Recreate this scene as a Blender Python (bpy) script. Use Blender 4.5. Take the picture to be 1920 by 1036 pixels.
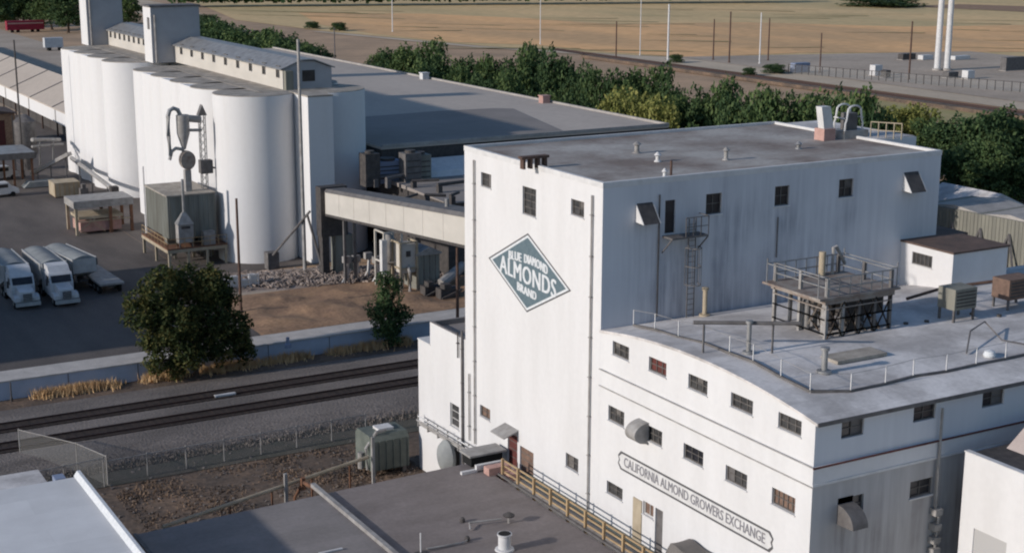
import bpy, math, random
import numpy as np
from math import radians as R, sin, cos, pi
for o in list(bpy.data.objects): bpy.data.objects.remove(o)
S = bpy.context.scene
COL = S.collection
random.seed(7)

# ---------------------------------------------------------------- camera
F, PIT, ROLL, YAW = 2774.039, 0.231236, 0.0023757, 0.5176238
CX0, CY0, CH = -44.9303, -68.6096, 37.0
EYE = np.array([CX0, CY0, CH])
_s, _c = sin(YAW), cos(YAW)
_fw = np.array([_s*cos(PIT), _c*cos(PIT), -sin(PIT)])
_up = np.array([_s*sin(PIT), _c*sin(PIT), cos(PIT)])
_rt = np.array([_c, -_s, 0.0])
RT = _rt*cos(ROLL)+_up*sin(ROLL)
UP = -_rt*sin(ROLL)+_up*cos(ROLL)
cam = bpy.data.cameras.new('camera'); camo = bpy.data.objects.new('camera', cam); COL.objects.link(camo)
from mathutils import Matrix, Vector, noise
camo.matrix_world = Matrix(((RT[0], UP[0], -_fw[0], CX0), (RT[1], UP[1], -_fw[1], CY0), (RT[2], UP[2], -_fw[2], CH), (0, 0, 0, 1)))
cam.sensor_width = 36; cam.lens = F/1920*36; cam.clip_end = 6000; cam.clip_start = 1
S.camera = camo

# ---------------------------------------------------------------- light
SUN_EL, SUN_AZ = 18.5, 1.6
w = bpy.data.worlds.new('World'); S.world = w; w.use_nodes = True
nt = w.node_tree; nt.nodes.clear()
sky = nt.nodes.new('ShaderNodeTexSky'); sky.sky_type = 'NISHITA'; sky.sun_disc = False
sky.sun_elevation = R(SUN_EL); sky.sun_rotation = R(270+SUN_AZ); sky.altitude = 10; sky.dust_density = 0.6; sky.air_density = 1.0; sky.ozone_density = 3.6
bg = nt.nodes.new('ShaderNodeBackground'); bg.inputs[1].default_value = 0.10
wo = nt.nodes.new('ShaderNodeOutputWorld'); nt.links.new(sky.outputs[0], bg.inputs[0]); nt.links.new(bg.outputs[0], wo.inputs[0])
sl = bpy.data.lights.new('sun', 'SUN'); sl.energy = 2.75; sl.angle = R(1.2); sl.color = (1.0, 0.93, 0.865)
so = bpy.data.objects.new('sun', sl); COL.objects.link(so)
d = Vector((cos(R(SUN_EL))*cos(R(SUN_AZ)), -cos(R(SUN_EL))*sin(R(SUN_AZ)), -sin(R(SUN_EL))))
so.rotation_mode = 'QUATERNION'; so.rotation_quaternion = d.to_track_quat('-Z', 'Y'); so.location = (-200, 0, 80)
S.view_settings.view_transform = 'Standard'; S.view_settings.look = 'None'; S.view_settings.gamma = 1
S.view_settings.exposure = 0.30
S.render.resolution_x = 1024; S.render.resolution_y = 552
S.render.engine = 'CYCLES'; S.cycles.pixel_filter_type = 'BLACKMAN_HARRIS'; S.cycles.filter_width = 2.1

# ------------------------------------------- measuring: photo pixel -> point on a real plane of the site
def ray(px, py):
    return _fw + RT*((px-960)/F) - UP*((py-518)/F)
def PZ(px, py, z=0.0): r = ray(px, py); return EYE + r*((z-CH)/r[2])
def PX(px, py, x): r = ray(px, py); return EYE + r*((x-CX0)/r[0])
def PY(px, py, y): r = ray(px, py); return EYE + r*((y-CY0)/r[1])
def top_z(x, y, py):
    lo, hi = -5.0, 120.0
    for _ in range(40):
        m = (lo+hi)/2; q = np.array([x, y, m])-EYE
        yy = 518 - F*(q@UP)/(q@_fw)
        if yy > py: lo = m
        else: hi = m
    return lo

# ---------------------------------------------------------------- materials
def mat(name, c1, c2=None, scale=1.0, rough=0.85, stretch=(1, 1, 1), fine=0.0, fscale=12.0, bump=0.0, metal=0.0, lo=0.35, hi=0.65, spec=0.3):
    m = bpy.data.materials.new(name); m.use_nodes = True; t = m.node_tree; N = t.nodes; L = t.links
    b = N['Principled BSDF']; b.inputs['Roughness'].default_value = rough; b.inputs['Metallic'].default_value = metal
    b.inputs['Specular IOR Level'].default_value = spec
    b.inputs['Base Color'].default_value = (*c1, 1)
    if c2 is None and not fine and not bump: return m
    g = N.new('ShaderNodeNewGeometry'); mp = N.new('ShaderNodeMapping'); mp.inputs['Scale'].default_value = stretch
    L.new(g.outputs['Position'], mp.inputs['Vector'])
    col = None
    if c2 is not None:
        n = N.new('ShaderNodeTexNoise'); n.inputs['Scale'].default_value = scale; n.inputs['Detail'].default_value = 7; n.inputs['Roughness'].default_value = 0.62
        L.new(mp.outputs[0], n.inputs['Vector'])
        mr = N.new('ShaderNodeMapRange'); mr.inputs['From Min'].default_value = lo; mr.inputs['From Max'].default_value = hi; L.new(n.outputs['Fac'], mr.inputs['Value'])
        mx = N.new('ShaderNodeMix'); mx.data_type = 'RGBA'; mx.inputs['A'].default_value = (*c1, 1); mx.inputs['B'].default_value = (*c2, 1)
        L.new(mr.outputs[0], mx.inputs['Factor']); col = mx.outputs['Result']
    if fine or bump:
        f = N.new('ShaderNodeTexNoise'); f.inputs['Scale'].default_value = fscale; f.inputs['Detail'].default_value = 5; L.new(g.outputs['Position'], f.inputs['Vector'])
        if fine:
            r2 = N.new('ShaderNodeMapRange'); r2.inputs['From Min'].default_value = 0.3; r2.inputs['From Max'].default_value = 0.7
            r2.inputs['To Min'].default_value = 1-fine; r2.inputs['To Max'].default_value = 1+fine; L.new(f.outputs['Fac'], r2.inputs['Value'])
            vm = N.new('ShaderNodeVectorMath'); vm.operation = 'SCALE'
            if col: L.new(col, vm.inputs[0])
            else: vm.inputs[0].default_value = c1
            L.new(r2.outputs[0], vm.inputs['Scale']); col = vm.outputs[0]
        if bump:
            bp = N.new('ShaderNodeBump'); bp.inputs['Strength'].default_value = bump; bp.inputs['Distance'].default_value = 0.1
            L.new(f.outputs['Fac'], bp.inputs['Height']); L.new(bp.outputs[0], b.inputs['Normal'])
    if col: L.new(col, b.inputs['Base Color'])
    return m

M = {}
M['white'] = mat('white_paint', (0.66, 0.65, 0.645), (0.61, 0.598, 0.59), 0.5, 0.8, (1, 1, 0.2), fine=0.02, fscale=3)
M['wall_shade_tint'] = mat('shade_tinted_concrete', (0.42, 0.48, 0.58), (0.36, 0.41, 0.49), 0.4, 0.85, fine=.05)  # blue of the sunless face mixed into the concrete colour
M['trim'] = mat('white_trim', (0.64, 0.63, 0.62), (0.54, 0.53, 0.52), 1.5, 0.7)
M['silo'] = mat('silo_paint', (0.66, 0.65, 0.645), (0.62, 0.605, 0.59), 0.7, 0.8, (1, 1, 0.07), fine=0.015, fscale=2, lo=0.5, hi=0.85)
M['roof'] = mat('roof_felt', (0.20, 0.19, 0.185), (0.13, 0.115, 0.11), 0.35, 0.95, fine=0.12, fscale=6)
M['roof_tower'] = mat('roof_tower', (0.43, 0.40, 0.365), (0.22, 0.175, 0.15), 0.13, 0.95, (1, 1, 1), fine=0.12, fscale=3, lo=0.38, hi=0.6)
M['roof_light'] = mat('roof_coating', (0.74, 0.70, 0.67), (0.46, 0.43, 0.41), 0.28, 0.9, fine=0.08, fscale=4, lo=0.4, hi=0.62)
M['roof_fg'] = mat('roof_grey', (0.27, 0.245, 0.235), (0.22, 0.20, 0.19), 0.3, 0.95, fine=0.07, fscale=5)
M['roof_white'] = mat('roof_white', (0.72, 0.71, 0.70), (0.64, 0.63, 0.62), 0.4, 0.85, fine=0.03)
M['roof_ware'] = mat('roof_gravel', (0.50, 0.43, 0.365), (0.42, 0.36, 0.305), 0.05, 0.95, (1, 0.35, 1), fine=0.06, fscale=1.2)
M['concrete'] = mat('concrete', (0.40, 0.37, 0.34), (0.30, 0.28, 0.26), 0.6, 0.9, fine=0.1, fscale=5)
M['sidewalk'] = mat('walk_concrete', (0.56, 0.52, 0.48), (0.44, 0.41, 0.38), 0.8, 0.9, fine=0.08, fscale=7)
M['deck'] = mat('deck_dirty', (0.44, 0.39, 0.33), (0.25, 0.22, 0.185), 0.8, 0.9, fine=0.15)
M['asphalt'] = mat('asphalt', (0.14, 0.12, 0.108), (0.088, 0.076, 0.07), 0.22, 0.9, (1, .3, 1), fine=0.12, fscale=4)
M['ballast'] = mat('ballast', (0.215, 0.185, 0.165), (0.13, 0.112, 0.10), 0.3, 0.97, (0.4, 1, 1), fine=0.3, fscale=5, bump=0.8)
M['dirt'] = mat('dirt', (0.50, 0.33, 0.205), (0.34, 0.235, 0.15), 0.06, 0.97, fine=0.2, fscale=2.5, bump=0.5)
M['dirt_dark'] = mat('dirt_dark', (0.19, 0.13, 0.09), (0.095, 0.074, 0.06), 0.3, 0.97, fine=0.3, fscale=2.5, bump=0.6)
M['soil'] = mat('soil', (0.36, 0.225, 0.135), (0.23, 0.145, 0.095), 0.4, 0.97, fine=0.2, fscale=3, bump=0.5)
M['field'] = mat('dry_grass_field', (0.80, 0.46, 0.21), (0.58, 0.36, 0.18), 0.06, 0.97, (0.35, 0.12, 1), fine=0.12, fscale=0.25, lo=0.4, hi=0.6)
M['field2'] = mat('olive_field', (0.70, 0.48, 0.24), (0.50, 0.38, 0.19), 0.045, 0.97, (0.4, 0.15, 1), fine=0.12, fscale=0.25)
M['weeds'] = mat('green_weeds', (0.30, 0.28, 0.11), (0.40, 0.31, 0.16), 0.06, 0.97, fine=0.15, fscale=0.8)
M['gravel'] = mat('gravel', (0.46, 0.375, 0.295), (0.36, 0.29, 0.225), 0.05, 0.97, fine=0.12, fscale=1)
M['road'] = mat('dirt_road', (0.56, 0.45, 0.33), (0.45, 0.36, 0.26), 0.05, 0.95, fine=0.08, fscale=1)
M['tie'] = mat('sleeper_wood', (0.055, 0.04, 0.034), (0.03, 0.023, 0.02), 2, 0.95)
def seams(mm, w_, h_, dark=0.72):
    t = mm.node_tree; N = t.nodes; L = t.links; b = N['Principled BSDF']; src = b.inputs['Base Color'].links[0].from_socket
    g = N.new('ShaderNodeNewGeometry'); br = N.new('ShaderNodeTexBrick'); br.inputs['Scale'].default_value = 1; br.inputs['Brick Width'].default_value = w_; br.inputs['Row Height'].default_value = h_
    br.inputs['Mortar Size'].default_value = 0.018; br.inputs['Mortar Smooth'].default_value = 0.5
    br.inputs['Color1'].default_value = (1, 1, 1, 1); br.inputs['Color2'].default_value = (.9, .9, .9, 1); br.inputs['Mortar'].default_value = (dark, dark, dark, 1)
    n = N.new('ShaderNodeTexNoise'); n.inputs['Scale'].default_value = .4; ad = N.new('ShaderNodeVectorMath'); ad.operation = 'ADD'; sc = N.new('ShaderNodeVectorMath'); sc.operation = 'SCALE'; sc.inputs['Scale'].default_value = .25
    L.new(g.outputs['Position'], n.inputs['Vector']); L.new(n.outputs['Color'], sc.inputs[0]); L.new(g.outputs['Position'], ad.inputs[0]); L.new(sc.outputs[0], ad.inputs[1]); L.new(ad.outputs[0], br.inputs['Vector'])
    mu = N.new('ShaderNodeVectorMath'); mu.operation = 'MULTIPLY'; L.new(src, mu.inputs[0]); L.new(br.outputs['Color'], mu.inputs[1]); L.new(mu.outputs[0], b.inputs['Base Color'])
for k_, a_, b_ in (('roof_fg', 9, 1.1), ('roof_tower', 10, 1.2), ('roof_white', 12, 2.4), ('roof_light', 11, 1.5), ('sidewalk', 3, 6)): seams(M[k_], a_, b_, .8 if k_ != 'roof_white' else .9)
M['rail'] = mat('rail_steel', (0.075, 0.045, 0.038), None, rough=0.55, metal=0.3)
M['glass'] = mat('dark_glass', (0.035, 0.035, 0.036), (0.075, 0.072, 0.07), 2.2, 0.35, spec=0.5)
M['glass_blk'] = mat('black_glass', (0.012, 0.012, 0.016), (0.03, 0.03, 0.035), 2.2, 0.3, spec=0.5)
M['frame'] = mat('window_frame', (0.10, 0.09, 0.085), (0.17, 0.155, 0.14), 3, 0.7)
M['frame_w'] = mat('pale_frame', (0.55, 0.53, 0.50), None, rough=0.7)
M['board'] = mat('brown_board', (0.21, 0.135, 0.10), (0.13, 0.085, 0.065), 3, 0.85)
M['redbrown'] = mat('red_brown', (0.13, 0.035, 0.03), (0.08, 0.03, 0.025), 2, 0.8)
M['pipe'] = mat('pipe_grey', (0.36, 0.345, 0.33), (0.24, 0.225, 0.21), 1.5, 0.6)
M['galv'] = mat('galvanised', (0.34, 0.34, 0.34), (0.22, 0.215, 0.21), 1.3, 0.5, metal=0.35)
M['dark'] = mat('dark_steel', (0.05, 0.046, 0.045), (0.09, 0.08, 0.075), 2, 0.7)
M['mid'] = mat('mid_steel', (0.16, 0.15, 0.145), (0.10, 0.092, 0.09), 1.5, 0.7)
M['beige'] = mat('beige_cladding', (0.54, 0.505, 0.455), (0.47, 0.44, 0.395), 0.5, 0.8, (1, 0.4, 1))
M['beige2'] = mat('beige_steel', (0.44, 0.37, 0.27), (0.33, 0.27, 0.19), 0.9, 0.8)
M['teal'] = mat('teal_cladding', (0.25, 0.255, 0.225), (0.17, 0.165, 0.14), 0.8, 0.7, (2, 2, 0.2))
M['green'] = mat('green_grey_tank', (0.15, 0.165, 0.145), (0.10, 0.115, 0.10), 0.9, 0.7)
M['rust'] = mat('rust', (0.22, 0.105, 0.06), (0.12, 0.065, 0.042), 1.4, 0.9)
M['wood'] = mat('brown_wood', (0.13, 0.08, 0.06), (0.075, 0.048, 0.04), 2, 0.9)
M['rustgrey'] = mat('rusty_grey_steel', (0.30, 0.27, 0.24), (0.19, 0.14, 0.115), 1.6, .8)
M['yellow'] = mat('yellow_rail', (0.46, 0.33, 0.18), (0.34, 0.23, 0.13), 1.5, 0.75)
M['pink'] = mat('pink_brick', (0.50, 0.31, 0.27), (0.40, 0.24, 0.20), 2, 0.85)
M['blue'] = mat('blue_grey', (0.22, 0.26, 0.36), None, rough=0.6)
M['blk'] = mat('tyre_black', (0.015, 0.015, 0.015), None, rough=0.9)
M['twhite'] = mat('truck_white', (0.62, 0.62, 0.62), (0.48, 0.48, 0.48), 0.9, 0.5)
M['chrome'] = mat('trailer_alu', (0.55, 0.55, 0.54), (0.40, 0.40, 0.39), 0.8, 0.45, metal=0.25)
M['tarp'] = mat('trailer_tarp', (0.30, 0.31, 0.30), (0.22, 0.23, 0.23), 0.7, 0.8)
M['red'] = mat('red_paint', (0.30, 0.02, 0.045), (0.20, 0.015, 0.03), 0.8, 0.6)
M['sheet'] = mat('corrugated', (0.24, 0.23, 0.19), (0.17, 0.165, 0.14), 0.5, 0.8, (3, 3, 0.3))
M['brownroof'] = mat('brown_roof', (0.15, 0.10, 0.08), (0.09, 0.065, 0.055), 0.8, 0.9, fine=0.15)
M['signteal'] = mat('sign_teal', (0.092, 0.132, 0.155), (0.125, 0.17, 0.19), 3, 0.85)
M['signgrey'] = mat('sign_line', (0.10, 0.098, 0.10), None, rough=0.85)
M['letterwhite'] = mat('sign_letter', (0.66, 0.67, 0.68), (0.55, 0.57, 0.58), 4, 0.85)
M['lettergrey'] = mat('sign_letter_grey', (0.20, 0.195, 0.21), None, rough=0.85)
M['bark'] = mat('bark', (0.10, 0.07, 0.05), (0.05, 0.036, 0.028), 2, 0.95)
M['pinkroof'] = mat('pink_gravel', (0.52, 0.44, 0.40), (0.43, 0.36, 0.33), 0.5, 0.95, fine=0.06)
M['straw'] = mat('straw', (0.66, 0.46, 0.25), (0.48, 0.30, 0.15), 1.2, 0.95)
M['door'] = mat('grey_door', (0.42, 0.41, 0.40), None, rough=0.7)

def leafmat(name, c1, c2, c3):
    m = bpy.data.materials.new(name); m.use_nodes = True; t = m.node_tree; N = t.nodes; L = t.links
    c1, c2, c3 = [tuple(v*1.4 for v in c) for c in (c1, c2, c3)]
    b = N['Principled BSDF']; b.inputs['Roughness'].default_value = 0.75; b.inputs['Specular IOR Level'].default_value = 0.2
    g = N.new('ShaderNodeNewGeometry'); n = N.new('ShaderNodeTexNoise'); n.inputs['Scale'].default_value = 0.55; n.inputs['Detail'].default_value = 2
    L.new(g.outputs['Position'], n.inputs['Vector'])
    a = N.new('ShaderNodeMath'); a.operation = 'MULTIPLY_ADD'; a.inputs[1].default_value = 0.45; L.new(g.outputs['Random Per Island'], a.inputs[0]); L.new(n.outputs['Fac'], a.inputs[2])
    cr = N.new('ShaderNodeValToRGB'); e = cr.color_ramp.elements
    e[0].position = 0.42; e[0].color = (*c1, 1); e[1].position = 1.0; e[1].color = (*c3, 1); k = e.new(0.72); k.color = (*c2, 1)
    L.new(a.outputs[0], cr.inputs[0]); L.new(cr.outputs[0], b.inputs['Base Color'])
    tr = N.new('ShaderNodeBsdfTranslucent'); L.new(cr.outputs[0], tr.inputs['Color'])
    mx = N.new('ShaderNodeMixShader'); mx.inputs[0].default_value = 0.3
    L.new(b.outputs[0], mx.inputs[1]); L.new(tr.outputs[0], mx.inputs[2]); L.new(mx.outputs[0], N['Material Output'].inputs['Surface'])
    return m
M['leaf_dark'] = leafmat('foliage_dark', (0.018, 0.038, 0.017), (0.038, 0.068, 0.027), (0.085, 0.12, 0.045))
M['leaf_mid'] = leafmat('foliage_mid', (0.028, 0.05, 0.02), (0.055, 0.09, 0.032), (0.12, 0.155, 0.055))
M['leaf_olive'] = leafmat('foliage_olive', (0.08, 0.088, 0.028), (0.155, 0.165, 0.045), (0.25, 0.235, 0.075))
M['leaf_fg'] = leafmat('foliage_autumn', (0.016, 0.025, 0.01), (0.038, 0.052, 0.017), (0.12, 0.105, 0.035))

def mesh_fence_mat(name, c, alpha):
    m = bpy.data.materials.new(name); m.use_nodes = True; t = m.node_tree; N = t.nodes; L = t.links
    b = N['Principled BSDF']; b.inputs['Base Color'].default_value = (*c, 1)
    b.inputs['Alpha'].default_value = alpha
    return m
M['head'] = mat('headhouse_shade_grey', (0.37, 0.37, 0.385), (0.32, 0.32, 0.33), .4)  # grey of the shaded sides, put into the wall colour
M['chain'] = mesh_fence_mat('chain_link', (0.26, 0.26, 0.25), 0.22)

# stained painted wall: clean paint, vertical run-off streaks at given places
def stained(name, axis, lo_, hi_, bands, base=(0.62,0.63,0.655), dirt=(0.22,0.23,0.27), amount=0.95, ztop=23.0):
    m = bpy.data.materials.new(name); m.use_nodes = True; t = m.node_tree; N = t.nodes; L = t.links
    b = N['Principled BSDF']; b.inputs['Roughness'].default_value = 0.85; b.inputs['Specular IOR Level'].default_value = 0.2
    g = N.new('ShaderNodeNewGeometry'); sx = N.new('ShaderNodeSeparateXYZ'); L.new(g.outputs['Position'], sx.inputs[0])
    mr = N.new('ShaderNodeMapRange'); mr.inputs['From Min'].default_value = lo_; mr.inputs['From Max'].default_value = hi_; L.new(sx.outputs[axis], mr.inputs['Value'])
    cr = N.new('ShaderNodeValToRGB'); el = cr.color_ramp.elements
    el[0].position = 0; el[0].color = (0.12,)*3+(1,); el[1].position = 1; el[1].color = (0.12,)*3+(1,)
    for p, v in bands:
        q = el.new((p-lo_)/(hi_-lo_)); q.color = (v, v, v, 1)
    L.new(mr.outputs[0], cr.inputs[0])
    mp = N.new('ShaderNodeMapping'); mp.inputs['Scale'].default_value = (1.6, 1.6, 0.10); L.new(g.outputs['Position'], mp.inputs[0])
    n = N.new('ShaderNodeTexNoise'); n.inputs['Scale'].default_value = 1.6; n.inputs['Detail'].default_value = 8; n.inputs['Roughness'].default_value = 0.65; L.new(mp.outputs[0], n.inputs['Vector'])
    n2 = N.new('ShaderNodeTexNoise'); n2.inputs['Scale'].default_value = 0.35; n2.inputs['Detail'].default_value = 6; L.new(g.outputs['Position'], n2.inputs['Vector'])
    r1 = N.new('ShaderNodeMapRange'); r1.inputs['From Min'].default_value = 0.33; r1.inputs['From Max'].default_value = 0.60; L.new(n.outputs['Fac'], r1.inputs['Value'])
    r2 = N.new('ShaderNodeMapRange'); r2.inputs['From Min'].default_value = 0.3; r2.inputs['From Max'].default_value = 0.65; r2.inputs['To Min'].default_value = 0.25; L.new(n2.outputs['Fac'], r2.inputs['Value'])
    r3 = N.new('ShaderNodeMapRange'); r3.inputs['From Min'].default_value = ztop-3.4; r3.inputs['From Max'].default_value = ztop; r3.inputs['To Min'].default_value = 1; r3.inputs['To Max'].default_value = 0.3; L.new(sx.outputs[2], r3.inputs['Value'])
    a0 = N.new('ShaderNodeMath'); a0.operation = 'MULTIPLY'; L.new(r1.outputs[0], a0.inputs[0]); L.new(r3.outputs[0], a0.inputs[1])
    a = N.new('ShaderNodeMath'); a.operation = 'MULTIPLY'; L.new(a0.outputs[0], a.inputs[0]); L.new(r2.outputs[0], a.inputs[1])
    a2 = N.new('ShaderNodeMath'); a2.operation = 'MULTIPLY_ADD'; L.new(cr.outputs[0], a2.inputs[0]); L.new(a.outputs[0], a2.inputs[1]); 
    a3 = N.new('ShaderNodeMath'); a3.operation = 'MULTIPLY'; L.new(cr.outputs[0], a3.inputs[0]); a3.inputs[1].default_value = 0.18; L.new(a3.outputs[0], a2.inputs[2])
    a4 = N.new('ShaderNodeMath'); a4.operation = 'MULTIPLY'; a4.use_clamp = True; L.new(a2.outputs[0], a4.inputs[0]); a4.inputs[1].default_value = amount
    mx = N.new('ShaderNodeMix'); mx.data_type = 'RGBA'; mx.inputs['A'].default_value = (*base, 1); mx.inputs['B'].default_value = (*dirt, 1)
    L.new(a4.outputs[0], mx.inputs['Factor']); L.new(mx.outputs['Result'], b.inputs['Base Color'])
    return m

# ---------------------------------------------------------------- helpers
def base_of(o):
    v = Vector((0, 0, 0))
    while o is not None: v = v + o.location; o = o.parent
    return v
def tag(o, label=None, cat=None, group=None, kind=None):
    if label: o['label'] = label
    if cat: o['category'] = cat
    if group: o['group'] = group
    if kind: o['kind'] = kind
    return o
def thing(name, label, cat, loc=(0, 0, 0), group=None, rz=0):
    o = bpy.data.objects.new(name, None); COL.objects.link(o); o.location = tuple(float(v) for v in loc); o.rotation_euler = (0, 0, rz)
    o.empty_display_size = 0.5
    return tag(o, label, cat, group)
class MB:
    def __init__(s): s.v = []; s.f = []
    def add(s, vs, fs):
        k = len(s.v); s.v += [tuple(float(c) for c in p) for p in vs]; s.f += [tuple(k+i for i in f) for f in fs]; return s
    def box(s, x0, x1, y0, y1, z0, z1):
        return s.add([(x0, y0, z0), (x1, y0, z0), (x1, y1, z0), (x0, y1, z0), (x0, y0, z1), (x1, y0, z1), (x1, y1, z1), (x0, y1, z1)],
                     [(0, 3, 2, 1), (4, 5, 6, 7), (0, 1, 5, 4), (1, 2, 6, 5), (2, 3, 7, 6), (3, 0, 4, 7)])
    def prism(s, poly, axis, a, b):   # extrude polygon (2 coords) along an axis
        def P(q, t): return {'x': (t, q[0], q[1]), 'y': (q[0], t, q[1]), 'z': (q[0], q[1], t)}[axis]
        n = len(poly); vs = [P(q, a) for q in poly]+[P(q, b) for q in poly]
        return s.add(vs, [tuple(range(n)), tuple(range(2*n-1, n-1, -1))]+[(i, n+i, n+(i+1) % n, (i+1) % n) for i in range(n)])
    def bar(s, p, q, w, h=None):
        h = h or w; p = Vector([float(c) for c in p]); q = Vector([float(c) for c in q]); dd = (q-p)
        if dd.length < 1e-6: return s
        dd.normalize(); u = dd.cross(Vector((0, 0, 1)))
        if u.length < 1e-3: u = Vector((1, 0, 0))
        u.normalize(); v = u.cross(dd).normalized()
        vs = []
        for c in (p, q):
            for a, b in ((-1, -1), (1, -1), (1, 1), (-1, 1)): vs.append(c+u*(a*w/2)+v*(b*h/2))
        return s.add(vs, [(0, 1, 2, 3), (7, 6, 5, 4), (0, 4, 5, 1), (1, 5, 6, 2), (2, 6, 7, 3), (3, 7, 4, 0)])
    def tube(s, pts, r, n=10, r2=None):
        pts = [Vector([float(c) for c in p]) for p in pts]; rings = []
        m = len(pts)
        for i, p in enumerate(pts):
            t = (pts[min(i+1, m-1)]-pts[max(i-1, 0)]).normalized()
            u = t.cross(Vector((0, 0, 1)))
            if u.length < 0.05: u = t.cross(Vector((0, 1, 0)))
            u.normalize(); v = u.cross(t).normalized()
            rr = r if r2 is None else r+(r2-r)*i/(m-1)
            rings.append([p+u*(rr*cos(2*pi*k/n))+v*(rr*sin(2*pi*k/n)) for k in range(n)])
        vs = [q for g in rings for q in g]; fs = []
        for i in range(m-1):
            for k in range(n): fs.append((i*n+k, i*n+(k+1) % n, (i+1)*n+(k+1) % n, (i+1)*n+k))
        fs.append(tuple(range(n))[::-1]); fs.append(tuple((m-1)*n+k for k in range(n)))
        return s.add(vs, fs)
    def lathe(s, cx, cy, prof, n=20, a0=0, a1=2*pi):
        vs = []; m = len(prof)
        for r, z in prof:
            for k in range(n): a = a0+(a1-a0)*k/n; vs.append((cx+r*cos(a), cy+r*sin(a), z))
        fs = []
        for i in range(m-1):
            for k in range(n): fs.append((i*n+k, i*n+(k+1) % n, (i+1)*n+(k+1) % n, (i+1)*n+k))
        fs.append(tuple(range(n))[::-1]); fs.append(tuple((m-1)*n+k for k in range(n)))
        return s.add(vs, fs)
    def quad(s, a, b, c, d_): return s.add([a, b, c, d_], [(0, 1, 2, 3)])
    def build(s, name, m, parent=None, smooth=False, origin=None):
        me = bpy.data.meshes.new(name)
        A = np.array(s.v, dtype=float)
        if parent is None:
            o_ = np.array([(A[:, 0].min()+A[:, 0].max())/2, (A[:, 1].min()+A[:, 1].max())/2, A[:, 2].min()]) if origin is None else np.array(origin)
        else: o_ = np.array(base_of(parent))
        me.from_pydata([tuple(p) for p in (A-o_)], [], s.f); me.update()
        if smooth:
            me.polygons.foreach_set('use_smooth', [True]*len(me.polygons))
            try: me.set_sharp_from_angle(angle=R(40))
            except Exception: pass
        me.materials.append(M[m] if isinstance(m, str) else m)
        ob = bpy.data.objects.new(name, me); COL.objects.link(ob)
        if parent is None: ob.location = tuple(o_)
        else: ob.parent = parent
        return ob
def struct(name, mb, m, label=None):
    o = mb.build(name, m); o['kind'] = 'structure'
    if label: o['label'] = label
    return o
def copy_tree(o, parent=None):
    kids = [c for c in bpy.data.objects if c.parent == o]
    c = o.copy(); COL.objects.link(c); c.parent = parent
    for k in kids: copy_tree(k, c)
    return c
# wall in plane axis=c facing n, with recessed openings
def wp(pl, c, n, u, v, w_): return (c+n*w_, u, v) if pl == 'x' else (u, c+n*w_, v)
def wall(mb, pl, c, n, u0, u1, v0, v1, holes, dep=0.18):
    us = sorted({u0, u1, *[h[0] for h in holes], *[h[1] for h in holes]}); vs = sorted({v0, v1, *[h[2] for h in holes], *[h[3] for h in holes]})
    us = [u for u in us if u0 <= u <= u1]; vs = [v for v in vs if v0 <= v <= v1]
    for i in range(len(us)-1):
        for j in range(len(vs)-1):
            cu, cv = (us[i]+us[i+1])/2, (vs[j]+vs[j+1])/2
            if any(h[0] < cu < h[1] and h[2] < cv < h[3] for h in holes): continue
            mb.quad(*[wp(pl, c, n, a, b, 0) for a, b in ((us[i], vs[j]), (us[i+1], vs[j]), (us[i+1], vs[j+1]), (us[i], vs[j+1]))])
    for a0, a1, b0, b1 in [h[:4] for h in holes]:
        q = [(a0, b0), (a1, b0), (a1, b1), (a0, b1)]
        for k in range(4):
            p, r_ = q[k], q[(k+1) % 4]
            mb.quad(wp(pl, c, n, *p, 0), wp(pl, c, n, *r_, 0), wp(pl, c, n, *r_, -dep), wp(pl, c, n, *p, -dep))
def bx(mb, pl, c, n, u0, u1, v0, v1, w0, w1):
    a = wp(pl, c, n, u0, v0, w0); b = wp(pl, c, n, u1, v1, w1)
    mb.box(min(a[0], b[0]), max(a[0], b[0]), min(a[1], b[1]), max(a[1], b[1]), v0, v1)
WR = random.Random(99)
def window(parent, pl, c, n, h, glass='glass', frame='frame', nx=2, ny=2, dep=0.18, sill=True, name='window', label=None):
    u0, u1, v0, v1 = h[:4]; f = MB(); t = 0.06
    for a0, a1, b0, b1 in ((u0, u1, v0, v0+t), (u0, u1, v1-t, v1), (u0, u0+t, v0+t, v1-t), (u1-t, u1, v0+t, v1-t)): bx(f, pl, c, n, a0, a1, b0, b1, -dep, -dep+0.07)
    for i in range(1, nx): u = u0+(u1-u0)*i/nx; bx(f, pl, c, n, u-0.02, u+0.02, v0+t, v1-t, -dep, -dep+0.05)
    for i in range(1, ny): v = v0+(v1-v0)*i/ny; bx(f, pl, c, n, u0+t, u1-t, v-0.02, v+0.02, -dep, -dep+0.045)
    o = f.build(name, frame, parent)
    if label: o['label'] = label
    p = MB(); bx(p, pl, c, n, u0, u1, v0, v1, -dep-0.04, -dep-0.005); p.build('pane', glass, o)
    k_ = WR.random()
    if k_ < .45 and glass in ('glass', 'glass_blk') and nx > 1:
        q_ = WR.randrange(nx); s2 = MB(); bx(s2, pl, c, n, u0+(u1-u0)*q_/nx+.05, u0+(u1-u0)*(q_+1)/nx-.05, v0+(v1-v0)*(.5 if k_ < .25 else 0)+.05, v1-.07, -dep-0.003, -dep+0.012); s2.build('casement', 'frame' if k_ < .3 else 'mid', o)
    if sill:
        s_ = MB(); bx(s_, pl, c, n, u0-0.06, u1+0.06, v0-0.07, v0-0.003, -dep+0.08, 0.07); s_.build('sill', 'trim', o)
    return o
def hole_x(tl, br, x):      # opening on a plane X=x from two opposite photo corners
    a = PX(*tl, x); b = PX(*br, x); return [min(a[1], b[1]), max(a[1], b[1]), min(a[2], b[2]), max(a[2], b[2])]
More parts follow.
